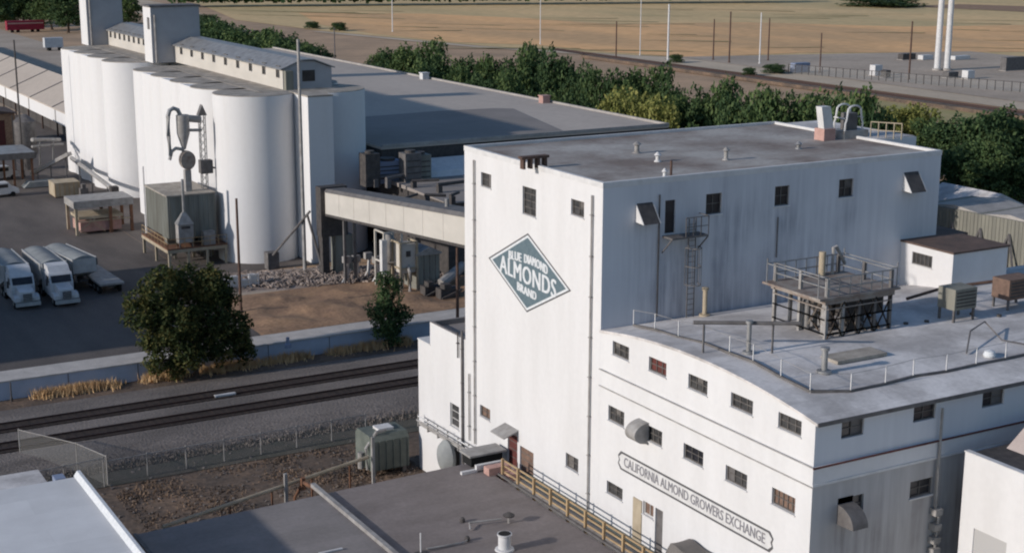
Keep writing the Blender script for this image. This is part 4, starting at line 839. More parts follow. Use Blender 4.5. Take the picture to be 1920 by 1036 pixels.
def bankg(rr): return rr.uniform(-26, 10), rr.uniform(34, 38), ZL+0.02
tufts('dark_weeds', 'dark low weeds between the ballast and the fence', 6000, bankg, 'ballast', 0.1, 0.3, 8, 0.06)

cl = MB(); rr = random.Random(15)
for _ in range(420):
    x, y = rr.uniform(-22, 1), rr.uniform(14, 34); s_ = rr.uniform(.03, .15); a = rr.uniform(0, pi); cl.bar((x, y, ZL), (x+s_*cos(a)*1.6, y+s_*sin(a)*1.6, ZL+s_*.5), s_, s_*.7)
tag(cl.build('loose_rubble', 'ballast'), 'loose stones and rubble on the bare slope by the fence', 'rubble', kind='stuff')
# ================================================================ SILOS
SZ, SR = 18.8, 4.65
def silo_group(name, label, ycs, zend):
    t_ = thing(name, label, 'silos', (14, ycs[0], 0), 'concrete silo blocks')
    for row, xx in enumerate((12.6, 21.2)):
        for y in ycs: q = MB(); q.lathe(xx, y, [(SR, 0), (SR, SZ)], 48); q.build('silo', 'silo', t_, True)
    q = MB()
    for xx in (12.6, 21.2):
        for y in ycs: q.lathe(xx, y, [(SR-0.03, SZ+0.002), (SR-0.03, SZ+0.06+0.001*xx)], 40)
    q.box(13.0, 21, ycs[0]-1.5, ycs[-1]+1.5, 0.1, SZ+0.10); q.build('roof_deck', 'deck', t_)
    q = MB(); q.box(12.6-SR+0.42, 12.99, ycs[1]-1.5, ycs[-1], 0, SZ-0.04); q.build('infill_wall', 'silo', t_)
    return t_
G1 = silo_group('grain_silos', 'nearer row of tall white cylindrical silos with galleries on top', [91.6+8*k for k in range(5)], 0)
G2 = silo_group('grain_silos', 'farther row of tall white cylindrical silos at the left', [139.5+8*k for k in range(4)], 0)
q = MB(); q.box(11.2, 12.2, 126, 139.5, 0, 18.3) if False else q.box(14, 21, 125.1, 137.9, 0, 17.8); q.build('link_block', 'silo', G1)
# end stair tower
e0 = PZ(577, 182, SZ); e1 = PY(622, 182, e0[1]); st = thing('stair_tower', 'narrow square white tower at the near end of the silos', 'tower', (15, e0[1]+3, 0))
q = MB(); q.box(e0[0], e1[0]+0.1, e0[1], e0[1]+6.5, 0, SZ-0.05); q.build('wall', 'silo', st)
q = MB(); q.box(e0[0]-0.04, e1[0]+0.14, e0[1]-0.04, e0[1]+5.5, SZ-0.045, SZ+0.12); q.build('roof', 'deck', st)
# galleries on top
gz = SZ+0.11; g0 = PZ(531, 168, gz); GX0, GY0 = g0[0], max(g0[1], 84.0); ge = PX(531, 131, GX0)[2]; GX1 = PY(622, 150, GY0)[0]; gr = PY(575, 113, GY0)[2]
h1 = PZ(286, 108, gz); HY = min(max(h1[1], 126), 133); HX0 = PY(286, 100, HY)[0]; HX1 = PY(375, 60, HY)[0]; HT = PY(286, 14, HY)[2]; HY2 = PX(264, 60, HX0)[1]
print('gallery', GX0, GX1, GY0, ge, gr, 'head', HX0, HX1, HY, HY2, HT)
def gallery(y0, y1, label, x0=None, x1=None, n=9):
    x0 = GX0 if x0 is None else x0; x1 = GX1 if x1 is None else x1
    t_ = thing('rooftop_gallery', label, 'gallery', ((x0+x1)/2, y0, gz), 'galleries on the silos')
    hs = []
    L_ = y1-y0
    for i in range(n): yc = y0+L_*(i+0.35)/n; hs.append([yc-0.6, yc+0.6, gz+1.2, gz+2.6])
    b = MB(); wall(b, 'x', x0, -1, y0, y1, gz-0.04, ge, hs, 0.12); wall(b, 'x', x1, 1, y0, y1, gz-0.04, ge, [])
    xm = (x0+x1)/2
    for y in (y0, y1): b.add([(x0, y, gz-0.04), (x1, y, gz-0.04), (x1, y, ge), (xm+0.8, y, gr-0.1), (xm-0.8, y, gr-0.1), (x0, y, ge)], [(0, 1, 2, 3, 4, 5)])
    b.build('wall', 'beige', t_)
    for y in (y0-.02,): b = MB(); b.add([(x0, y, gz-0.04), (x1, y, gz-0.04), (x1, y, ge), (xm+0.8, y, gr-0.1), (xm-0.8, y, gr-0.1), (x0, y, ge)], [(0, 1, 2, 3, 4, 5)]); b.build('end_shade_face', 'head', t_)  # grey face over the beige end carries its shade as colour
    for h in hs: window(t_, 'x', x0, -1, h, 'glass', 'frame', 1, 2, 0.12, sill=False)
    prof = [(x0-0.35, ge-0.05), (xm-0.8, gr), (xm+0.8, gr), (x1+0.35, ge-0.05), (x1+0.35, ge+0.07), (xm+0.8, gr+0.13), (xm-0.8, gr+0.13), (x0-0.35, ge+0.07)]
    b = MB(); b.prism(prof, 'y', y0-0.3, y1+0.1); b.build('roof', 'galv', t_)
    return t_
ga = gallery(GY0, HY-0.02, 'long gabled gallery on the nearer silos with small dark windows')
wn = hole_y((567, 153), (590, 131), GY0); q = MB(); q.box(wn[0], wn[1], GY0-0.05, GY0-0.003, wn[2], wn[3]); q.build('end_window', 'glass_blk', ga)
q = MB(); q.box(GX0-0.02, GX0+0.9, GY0-1.0, GY0-0.31, gz-.04, ge-0.1); q.build('end_closet', 'sheet', ga)
def headhouse(x0, x1, y0, y1, zt, label):
    t_ = thing('headhouse_tower', label, 'tower', ((x0+x1)/2, y0, gz), 'headhouse towers on the silos')
    b = MB(); b.box(x0, x1, y0, y1, gz-0.06, zt); b.build('wall', 'head', t_); b = MB(); b.box(x0-.02, x0-.002, y0-.02, y1, gz-0.05, zt); b.build('sunlit_wall', 'white', t_)  # white sheet paints the sunlit side, grey body the shaded ones
    b = MB(); b.box(x0-0.15, x1+0.15, y0-0.15, y1+0.15, zt+0.002, zt+0.25); b.build('roof', 'mid', t_)
    b = MB(); b.box(x0-0.07, x0-0.023, y0+0.6, y0+1.6, zt-3, zt-1.4); b.build('louvre', 'mid', t_)
    b = MB(); b.tube([(x0+0.5, y0-0.12, gz), (x0+0.5, y0-0.12, zt-1)], 0.14, 8); b.build('downpipe', 'pipe', t_)
    return t_
headhouse(HX0, HX1, HY, HY+3.6, HT, 'square headhouse tower, shaded sides coloured grey, rising between the two silo galleries')
h2 = PX(160, 60, HX0); q2 = PY(225, 30, h2[1])[0]
gb = gallery(HY+3.62, min(h2[1]-0.02, 168), 'gabled gallery with close-set windows on the farther silos', n=12)
headhouse(HX0, q2, min(h2[1], 168), min(h2[1], 168)+4.2, 34, 'headhouse tower, shaded sides coloured grey, at the far end of the silos')
# silver mast at the near end
def pole(px, py, ptop, r, m, label, group=None, zb=0.0, arms=0, cat='pole', name='utility_pole', x=None, r2=None):
    p = PZ(px, py, zb) if x is None else PX(px, py, x); zt = top_z(p[0], p[1], ptop)
    t_ = thing(name, label, cat, (p[0], p[1], zb), group)
    q = MB(); q.tube([(p[0], p[1], zb), (p[0], p[1], zt)], r, 10, r2 or r*0.75); q.build('shaft', m, t_, True)
    for k in range(arms):
        z = zt-0.6-k*1.3; q = MB(); q.bar((p[0]-1.3, p[1], z), (p[0]+1.3, p[1], z), 0.12); q.build('crossarm', m, t_)
    q = MB(); q.lathe(p[0], p[1], [(r*1.6, zb-0.05), (r*1.6, zb+0.3), (r*1.1, zb+0.35)], 10); q.build('base', m, t_)
    return p, zt
pole(572, 512, 74, 0.22, 'pipe', 'tall pale mast at the near end of the silos', name='mast')
pole(452, 588, 372, 0.16, 'wood', 'brown wooden pole right of the big tree', 'wooden poles by the silos')
pole(858, 606, 458, 0.16, 'wood', 'dark wooden pole close to the left edge of the tall block', 'wooden poles by the silos')
pole(45, 332, 75, 0.16, 'dark', 'thin dark pole at the upper left in front of the long shed', 'wooden poles by the silos')
pole(275, 440, 312, 0.13, 'trim', 'slim white lamp post by the silos left of the hopper', name='lamp_post')
pole(22, 752, 716, 0.07, 'dark', 'short dark post in front of the retaining wall', zb=ZL, name='post')
pole(540, 650, 632, 0.2, 'blue', 'short bluish standpipe on the footway edge', zb=0.02, name='standpipe')
# bracing legs and small cabinet by the near silo
br_ = thing('pipe_tripod', 'dark slanting pipe braces meeting on the face of the near silo end', 'brace', (12, 82, 0))
q = MB(); apex = PY(581, 396, 79.2); q.tube([PY(512, 478, 83.5), apex], 0.14, 8); q.tube([PY(576, 402, 78.9), PY(604, 500, 78.0)], 0.14, 8); q.build('pipe', 'mid', br_)
cb = PZ(511, 503, 0); q = MB(); q.box(cb[0]-0.7, cb[0]+0.6, cb[1]-0.6, cb[1]+0.6, 0, 1.9); q.build('cabinet', 'mid', br_)

# ================================================================ CONVEYOR BRIDGE
CB = thing('conveyor_bridge', 'long beige enclosed conveyor bridge linking the silos to the tall block', 'conveyor', (12, 50, 0))
s0 = np.array((15.0, 77.2)); s1 = np.array((8.5, TL+0.005)); zt0, zh = 9.4, 2.35; sl_ = 0.112; L_ = s0[1]-s1[1]
def cbp(t, x, z): y = s0[1]-L_*t; return (s0[0]+(s1[0]-s0[0])*t+x, y, zt0+sl_*L_*t+z)
q = MB(); vs = [cbp(t, x, z) for t in (0, 1) for x, z in ((0, -zh), (2.3, -zh), (2.3, 0), (0, 0))]; q.add(vs, [(0, 1, 2, 3), (7, 6, 5, 4), (0, 4, 5, 1), (1, 5, 6, 2), (2, 6, 7, 3), (3, 7, 4, 0)]); q.build('housing', 'beige', CB)
q = MB(); vs = [cbp(t, x, z) for t in (0, 0.999) for x, z in ((-0.12, 0.005), (2.45, 0.005), (2.2, 0.35), (0.15, 0.35))]; q.add(vs, [(0, 1, 2, 3), (7, 6, 5, 4), (0, 4, 5, 1), (1, 5, 6, 2), (2, 6, 7, 3), (3, 7, 4, 0)]); q.build('roof', 'mid', CB)
q = MB(); vs = [cbp(t, x, z) for t in (0, 1) for x, z in ((-0.05, -zh-0.25), (2.35, -zh-0.25), (2.35, -zh-0.005), (-0.05, -zh-0.005))]; q.add(vs, [(0, 1, 2, 3), (7, 6, 5, 4), (0, 4, 5, 1), (1, 5, 6, 2), (2, 6, 7, 3), (3, 7, 4, 0)]); q.build('girder', 'dark', CB)
for k in range(1, 12):
    q = MB(); t = k/12; q.add([cbp(t+dt, x, z) for dt in (-0.0006, 0.0006) for x, z in ((-0.025, -zh), (-0.002, -zh), (-0.002, 0), (-0.025, 0))], [(0, 1, 2, 3), (7, 6, 5, 4), (0, 4, 5, 1), (1, 5, 6, 2), (2, 6, 7, 3), (3, 7, 4, 0)]); q.build('panel_seam', 'beige', CB)
for t in (0.06,):
    for x in (1.0, 2.15):
        p = cbp(t, x, -zh-0.25); q = MB(); q.box(p[0]-0.14, p[0]+0.14, p[1]-0.14, p[1]+0.14, 0, p[2]); q.build('leg', 'mid', CB)
p = cbp(0.55, 1.2, 0.36); q = MB(); q.lathe(p[0], p[1], [(0.18, p[2]-.1), (0.18, p[2]+0.7)], 10); q.build('roof_vent', 'galv', CB)
bh = thing('boot_house', 'dark steel casing at the silo end of the conveyor bridge', 'casing', (15.5, 78, 0))
q = MB(); q.box(14.5, 17.6, 77.25, 78.6, 4.5, 9.9); q.build('casing', 'dark', bh); q = MB(); q.box(14.6, 15.4, 77.3, 78.5, 0, 4.498); q.build('chute', 'dark', bh)
q = MB(); q.box(16.2, 18.2, 77.4, 78.8, 0, 4.497); q.build('duct', 'teal', bh)
# ================================================================ HOPPER HOUSE AND DUST COLLECTOR
HX, HYo = 1.7, 90.5
HP = thing('hopper_house', 'grey green clad hopper house on a rusty steel platform beside the silos', 'hopper', (HX+2.7, HYo+4, 0))
hx1, hy1 = 7.2, 99.0; zp, zt = 2.3, 7.9
q = MB(); q.box(HX, hx1, HYo, hy1, zp+0.9, zt); o = q.build('cladding', 'teal', HP)
q = MB()
for y in np.arange(HYo+0.3, hy1, 0.55): q.box(HX-0.06, HX-0.002, y-0.06, y+0.06, zp+0.9, zt)
for x in np.arange(HX+0.3, hx1, 0.55): q.box(x-0.06, x+0.06, HYo-0.05, HYo-0.002, zp+0.9, zt)
q.build('rib', 'teal', o)
q = MB(); q.box(HX-0.1, hx1+0.1, HYo-0.1, hy1+0.1, zt+0.002, zt+0.15); q.build('roof', 'deck', HP)
q = MB(); q.box(HX-0.6, hx1+0.8, HYo-1.3, hy1+0.4, zp-0.14, zp); q.build('platform', 'rust', HP)
q = MB()
for y in (HYo-1.3, hy1+0.3): q.box(HX-0.6, hx1+0.8, y, y+0.14, zp-0.5, zp-0.141)
for x in (HX-0.6, hx1+0.66): q.box(x, x+0.14, HYo-1.15, hy1+0.29, zp-0.5, zp-0.141)
q.build('platform_beam', 'beige2', HP)
for x in np.linspace(HX-0.4, hx1+0.6, 4):
    for y in (HYo-1.15, HYo+3.8, hy1+0.2): q = MB(); q.box(x-0.13, x+0.13, y-0.13, y+0.13, 0, zp-0.502); q.build('leg', 'beige2', HP)
q = MB()
for x in np.linspace(HX-0.55, hx1+0.75, 8): q.bar((x, HYo-1.25, zp), (x, HYo-1.25, zp+1.05), 0.05)
for y in np.linspace(HYo-1.25, hy1+0.3, 9): q.bar((HX-0.55, y, zp), (HX-0.55, y, zp+1.05), 0.05)
for z in (0.55, 1.05): q.bar((HX-0.55, HYo-1.25, zp+z), (hx1+0.75, HYo-1.25, zp+z), 0.05); q.bar((HX-0.55, HYo-1.25, zp+z), (HX-0.55, hy1+0.3, zp+z), 0.05)
q.build('guardrail', 'yellow', HP)
for i, x in enumerate(np.linspace(HX+1, hx1-1, 3)):
    q = MB(); cyy = HYo+2.2; q.add([(x-0.9, cyy-0.9, zp+0.898), (x+0.9, cyy-0.9, zp+0.898), (x+0.9, cyy+0.9, zp+0.898), (x-0.9, cyy+0.9, zp+0.898), (x-.2, cyy-.2, 0.8), (x+.2, cyy-.2, 0.8), (x+.2, cyy+.2, 0.8), (x-.2, cyy+.2, 0.8)], [(0, 1, 2, 3), (7, 6, 5, 4), (0, 4, 5, 1), (1, 5, 6, 2), (2, 6, 7, 3), (3, 7, 4, 0)]); q.build('hopper_cone', 'teal', HP)
# small hooded bin on the platform edge
hb = thing('hooded_bin', 'small pale bin with a pyramid hood and riser pipe in front of the hopper house', 'bin', (3.2, HYo-0.7, zp))
bxx, byy = 3.3, HYo-0.72
q = MB(); q.box(bxx-0.85, bxx+0.85, byy-0.5, byy+0.6, zp+0.5, zp+2.6); q.build('bin', 'pipe', hb)
q = MB(); q.add([(bxx-0.95, byy-0.6, zp+2.602), (bxx+0.95, byy-0.6, zp+2.602), (bxx+0.95, byy+0.65, zp+2.602), (bxx-0.95, byy+0.65, zp+2.602), (bxx-.2, byy-.15, zp+3.9), (bxx+.2, byy-.15, zp+3.9), (bxx+.2, byy+.2, zp+3.9), (bxx-.2, byy+.2, zp+3.9)], [(3, 2, 1, 0), (4, 5, 6, 7), (0, 1, 5, 4), (1, 2, 6, 5), (2, 3, 7, 6), (3, 0, 4, 7)]); q.build('hood', 'galv', hb)
q = MB(); q.tube([(bxx, byy, zp+3.8), (bxx, byy, zt+2.0)], 0.16, 10); q.build('riser', 'galv', hb, True)
q = MB(); q.box(bxx-0.5, bxx+0.5, byy-0.52, byy-0.502, zp+2.1, zp+2.4); q.build('slot', 'dark', hb)
for i in (-.7, .7): q = MB(); q.box(bxx+i-.06, bxx+i+.06, byy-.4, byy-.28, zp+.002, zp+.498); q.build('leg', 'mid', hb)
q = MB(); q.box(5.4, 6.7, HYo-1.0, HYo-0.06, zp+0.002, zp+1.5); tag(q.build('motor_housing', 'pipe'), 'boxy motor housing on the platform right of the hooded bin', 'housing')
# cyclone dust collector above
CY = thing('dust_collector', 'grey cyclone dust collector with a curved duct above the hopper house', 'dust collector', (4, 93, zt))
def pt(px, py, y=92.5): return PY(px, py, y)
q = MB(); path = [pt(320, 292), pt(316, 255), pt(315, 218), pt(318, 207), pt(325, 203), pt(333, 206), pt(338, 216), pt(343, 224)]; q.tube(path, 0.24, 10); q.build('intake_duct', 'galv', CY, True)
a = pt(342, 216); b_ = pt(342, 250); r = 0.72
q = MB(); q.lathe(a[0], a[1], [(r*0.9, a[2]+0.05), (r, a[2]), (r, b_[2]), (0.2, b_[2]-1.8)], 16); q.build('cyclone', 'pipe', CY, True)
q = MB(); q.tube([pt(352, 222), pt(376, 224)], 0.4, 8); q.tube([pt(352, 244), pt(378, 244)], 0.17, 8); q.build('cross_duct', 'pipe', CY)
q = MB(); q.tube([pt(318, 300), pt(322, 284), pt(330, 278), pt(342, 280), pt(348, 292)], 0.2, 8); q.build('return_duct', 'pipe', CY, True)
f0 = pt(351, 300); q = MB(); n_ = 16; vs = []
for dx in (-0.45, 0.45):
    for k in range(n_): t = 2*pi*k/n_; vs.append((f0[0]+0.85*cos(t), f0[1]+dx, f0[2]+1.05*sin(t)))
q.add(vs, [tuple(range(n_)), tuple(range(2*n_-1, n_-1, -1))]+[(k, n_+k, n_+(k+1) % n_, (k+1) % n_) for k in range(n_)]); q.build('fan_housing', 'rustgrey', CY)
q = MB(); q.bar(pt(351, 318), (pt(351, 318)[0], 92.5, zt+0.15), 0.7, 0.7); q.build('discharge', 'pipe', CY)
lt = thing('bucket_leg', 'slim lattice bucket elevator beside the cyclone on the silo face', 'elevator', (6.8, 93.5, 0))
q = MB(); p0 = pt(378, 216, 93.2); xx = p0[0]
for dx in (-0.3, 0.3):
    for dy in (-0.3, 0.3): q.bar((xx+dx, 93.2+dy, 0), (xx+dx, 93.2+dy, p0[2]), 0.08)
z = 1.0
while z < p0[2]-0.8: q.bar((xx-0.3, 92.9, z), (xx+0.3, 92.9, z+0.8), 0.05); q.bar((xx-0.3, 93.5, z+.8), (xx+0.3, 93.5, z), 0.05); q.bar((xx-.3, 92.9, z), (xx-.3, 93.5, z+.8), 0.05); z += 0.8
q.build('lattice', 'pipe', lt)
q = MB(); q.prism([(xx-0.5, p0[2]), (xx+0.5, p0[2]), (xx, p0[2]+1.2)], 'y', 92.8, 93.6); q.build('head', 'mid', lt)
q = MB(); z = pt(380, 315, 93.2)[2]; q.box(xx-0.45, xx+0.9, 92.7, 93.8, z-0.6, z+0.9); q.bar((xx+0.9, 93.2, z), (xx+2.6, 93.4, z-0.4), 0.2); q.build('drive_box', 'mid', lt)

# ================================================================ YARD EQUIPMENT at the left
tr = thing('truck_loader', 'weathered beige truck loading frame with a flat roof near the silos', 'loading frame', (0, 114, 0))
a0 = PZ(140, 440, 0); c0 = PZ(236, 424, 0); x0, x1, y0, y1 = a0[0]+.2, c0[0], 113.0, 117.5
zt_ = top_z(x0, y0, 378)
q = MB(); q.box(x0-0.3, x1+0.3, y0-0.2, y1+0.2, zt_-0.9, zt_); q.build('top_frame', 'pipe', tr)
for x in (x0, (x0+x1)/2+.8, x1):
    for y in (y0, y1): q = MB(); q.box(x-0.17, x+0.17, y-0.17, y+0.17, 0, zt_-0.902); q.build('post', 'beige2' if x == x0 else 'rust', tr)
q = MB(); q.box(x0+.5, x1-1.2, y0+0.3, y1-.3, 0.3, 1.5); q.build('dump_box', 'pink', tr)
q = MB(); q.box(x0+.3, x1-1, y0+0.1, y1-.1, 1.9, 2.25); q.bar((x0+.2, y0-.1, 1.7), (x1, y0-.1, 1.7), .12); q.build('mid_deck', 'beige2', tr)
q = MB(); q.bar((x0, y0-.05, .3), (x0+2.2, y0-.05, 1.9), .1); q.bar((x0+3.4, y0-.05, .3), (x0+1.6, y0-.05, 1.9), .1); q.build('brace', 'beige2', tr)
a0 = PZ(118, 368, 0); yb_ = thing('yellow_bin', 'sun-faded yellow storage bin beside the far silos', 'bin', a0)
q = MB(); q.box(a0[0]-1.3, a0[0]+2.2, a0[1]-1, a0[1]+2.5, 0.15, 2.0); q.build('bin', 'beige2', yb_)
q = MB()
for k in range(6): q.box(a0[0]-1.3+k*.66, a0[0]-1.2+k*.66, a0[1]-1.07, a0[1]-1.002, 0.15, 2.0)
q.build('rib', 'yellow', yb_); q = MB(); q.box(a0[0]-1.35, a0[0]+2.25, a0[1]-1.05, a0[1]+2.55, 2.002, 2.1); q.build('lid', 'beige2', yb_)
q = MB()
for i in (-1.1, 1.9): q.box(a0[0]+i-.1, a0[0]+i+.1, a0[1]-.9, a0[1]+2.4, 0, .148)
q.build('skid', 'wood', yb_)
p = PZ(72, 352, 0); q = MB(); q.prism([(p[0]-2, .1), (p[0]+2.6, .1), (p[0]+2.6, .9), (p[0]-1.2, .9)], 'y', p[1], p[1]+2); tag(q.build('pale_trough', 'tarp'), 'low pale blue trough left of the yellow bin', 'trough')
ps = PZ(160, 372, 0); q = MB(); q.box(ps[0]-.6, ps[0]+.5, ps[1], ps[1]+1, 0, 1.4); q.box(ps[0]-.3, ps[0]+.2, ps[1]+.1, ps[1]+.8, 1.402, 2.0); tag(q.build('pump_set', 'mid'), 'dark pump set between the yellow bin and the silo foot', 'pump')
# inclined screw conveyors along the silo foot
ic = thing('screw_conveyor', 'grey inclined screw conveyor running down along the far silo wall', 'conveyor', (6, 130, 0))
q = MB(); A1, A2 = PX(134, 296, 6.6), PX(214, 356, 5.6); q.tube([A1, A2], 0.3, 8); q.build('tube', 'pipe', ic)
q = MB()
for t in (0.2, 0.5, 0.85): p = A1+(A2-A1)*t; q.bar(p, (p[0], p[1], 0), 0.14)
q.build('support', 'mid', ic); q = MB(); q.box(A2[0]-.5, A2[0]+.5, A2[1]-.6, A2[1]+.6, A2[2]-.5, A2[2]+.5); q.build('drive', 'dark', ic)
ic = thing('belt_conveyor', 'grey belt conveyor rising towards the left end of the silos', 'conveyor', (0, 165, 0))
q = MB(); A1, A2 = PX(60, 326, 0.5), PX(130, 288, 5.0); q.bar(A1, A2, 1.1, 0.5); q.build('belt_frame', 'pipe', ic)
q = MB()
for t in (0.15, 0.5, 0.9): p = A1+(A2-A1)*t; q.bar((p[0], p[1], p[2]-.2), (p[0], p[1], 0), 0.16)
q.build('support', 'mid', ic)
# open carport and brown hut
cpx = PZ(0, 350, 0); ct = thing('carport', 'open grey-roofed carport at the left edge with brown posts', 'carport', (-4, 154, 0))
zc = top_z(-2, 152, 286)
q = MB(); q.box(-14, 0.4, 151.5, 160, zc-.35, zc); q.build('roof', 'galv', ct)
q = MB(); q.box(-14, 0.45, 151.3, 151.498, zc-.9, zc-.05); q.box(0.402, 0.6, 151.3, 160, zc-.9, zc-.05); q.build('fascia', 'mid', ct)
for x in (-12, -7.5, -2.6, 0.0):
    for y in (152, 159.4): q = MB(); q.box(x-.14, x+.14, y-.14, y+.14, 0, zc-.36); q.build('post', 'rust', ct)
def van(px, py, label, sc=1.0, rz=0.2):
    p = PZ(px, py, 0); v = thing('white_van', label, 'van', (p[0], p[1], 0), 'vans under the carport', rz); 
    R0 = base_of(v)
    def L(b): b.v = [(x+p[0], y+p[1], z) for x, y, z in b.v]; return b
    q = MB(); q.prism([(-2.4, .4), (2.4, .4), (2.4, 1.05), (1.55, 1.3), (1.0, 2.0), (-2.3, 2.05), (-2.4, 1.2)], 'y', -.92, .92); L(q).build('body', 'twhite', v)
    q = MB(); q.add([(1.58, -.8, 1.3), (1.04, -.8, 1.96), (1.04, .8, 1.96), (1.58, .8, 1.3)], [(0, 1, 2, 3)]); q.box(-2.1, .9, -.935, -.921, 1.3, 1.8); L(q).build('window', 'glass_blk', v)
    for x in (-1.5, 1.5):
        for y in (-.93, .93):
            q = MB(); vs = [(x+.35*cos(2*pi*k/12), y+s_, .35+.35*sin(2*pi*k/12)) for s_ in (-.1, .1) for k in range(12)]; q.add(vs, [tuple(range(12)), tuple(range(23, 11, -1))]+[(k, 12+k, 12+(k+1) % 12, (k+1) % 12) for k in range(12)]); L(q).build('wheel', 'blk', v)
van(2, 336, 'white van parked under the carport'); van(1, 368, 'white van in front of the carport at the left edge', rz=.1)
p = PZ(5, 272, 0); ht = thing('brown_hut', 'reddish brown open shed below the long shed at the left edge', 'shed', (p[0], p[1], 0))
q = MB(); q.box(p[0]-10, p[0]+2.4, p[1], p[1]+9, 0, 5.4); q.build('wall', 'soil', ht); q = MB(); q.prism([(p[0]-10.3, 5.402), (p[0]+2.8, 5.402), (p[0]+2.8, 5.5), (p[0]-4, 6.6), (p[0]-10.3, 5.6)], 'y', p[1]-.3, p[1]+9.3); q.build('roof', 'brownroof', ht)
q = MB(); q.box(p[0]-3, p[0]+.6, p[1]-.05, p[1]-.002, 0, 4.3); q.build('doorway', 'redbrown', ht)
# silver tank and clutter between shed and silos
p = PZ(52, 318, 0); tkk = thing('steel_bin', 'grey cylindrical steel bin with a ladder in front of the long shed', 'bin', (p[0], p[1], 0))
q = MB(); zt_ = top_z(p[0], p[1], 215); q.lathe(p[0], p[1], [(0.6, 0), (0.6, 1.0), (1.7, 2.6), (1.7, zt_-1), (0.4, zt_)], 18); q.build('bin', 'mid', tkk, True)
q = MB(); q.bar((p[0]-1.8, p[1]-.4, 0), (p[0]-1.8, p[1]-.4, zt_), .1); q.bar((p[0]-1.8, p[1]+.1, 0), (p[0]-1.8, p[1]+.1, zt_), .1); q.build('ladder', 'dark', tkk)
q = MB(); q.tube([PX(60, 262, 1.5), PX(112, 262, 6.5)], .3, 8); q.tube([PX(60, 275, 1.5), PX(118, 270, 6.8)], .2, 8); q.bar(PX(75, 262, 2.9), PX(75, 310, 2.9), .2); q.bar(PX(100, 262, 5), PX(100, 300, 5), .2); tag(q.build('transfer_duct', 'pipe'), 'grey transfer ducts between the steel bin and the far silo', 'duct')
# long gabled shed
LS = thing('long_gabled_shed', 'long low shed with a grey gabled roof and white eaves at the upper left', 'building', (20, 240, 0))
ex = PZ(123, 213, 5.0)[0]; 
q = MB(); q.box(ex, ex+.25, 150, 420, 2.6, 5.0); q.build('white_fascia', 'silo', LS)
for y in np.arange(160, 420, 22): q = MB(); q.box(ex-.08, ex-.002, y, y+.5, 2.6, 5); q.build('pilaster', 'pipe', LS)
q = MB(); q.box(ex+1.6, ex+14, 150, 420, 0, 4.9); q.build('wall', 'dark', LS)  # wall coloured dark to stand in for the dock's shadow
q = MB(); q.prism([(ex-.3, 5.005), (ex+7.5, 8.3), (ex+15.3, 5.005), (ex+15.3, 5.2), (ex+7.5, 8.5), (ex-.3, 5.2)], 'y', 149.7, 420.3); q.build('roof', 'roof_ware', LS)
for y in np.arange(168, 420, 18.5): q = MB(); q.add([(ex-.3, y, 5.21), (ex-.3, y+.5, 5.21), (ex+7.5, y+.5, 8.51), (ex+7.5, y, 8.51), (ex-.3, y, 5.3), (ex-.3, y+.5, 5.3), (ex+7.5, y+.5, 8.6), (ex+7.5, y, 8.6)], [(0, 1, 2, 3), (7, 6, 5, 4), (0, 4, 5, 1), (1, 5, 6, 2), (2, 6, 7, 3), (3, 7, 4, 0)]); q.build('roof_joint', 'mid', LS)
for y in np.arange(156, 420, 12): q = MB(); q.box(ex+.05, ex+.3, y, y+.3, 0, 2.598); q.build('post', 'wood', LS)
# red trailer block, white trailer
p = PZ(14, 62, 0); p2 = PZ(92, 62, 0); rt = thing('red_trailer', 'long dark red trailer parked in front of the far trees at the upper left', 'trailer', ((p[0]+p2[0])/2, p[1], 0))
q = MB(); q.box(p[0], p2[0], p[1], p[1]+3, .9, 4.1); q.build('body', 'red', rt); q = MB(); q.box(p[0]+.3, p2[0]-.3, p[1]-.06, p[1]-.002, 3.0, 3.5); q.build('stripe', 'pink', rt)
for x in (p[0]+2, p[0]+4, p2[0]-4, p2[0]-2): q = MB(); q.lathe(x, p[1]+1.4, [(.6, 0), (.6, .898)], 10); q.build('wheel', 'blk', rt)
p = PZ(85, 96, 0); wt = thing('white_trailer', 'small white box trailer parked beyond the far silos', 'trailer', (p[0], p[1], 0))
q = MB(); q.box(p[0], p[0]+5.5, p[1], p[1]+2.6, 1.0, 3.9); q.build('box', 'twhite', wt)
for x in (p[0]+1, p[0]+4.3): q = MB(); q.box(x, x+.9, p[1]+.1, p[1]+2.4, 0, .998); q.build('wheel', 'blk', wt)

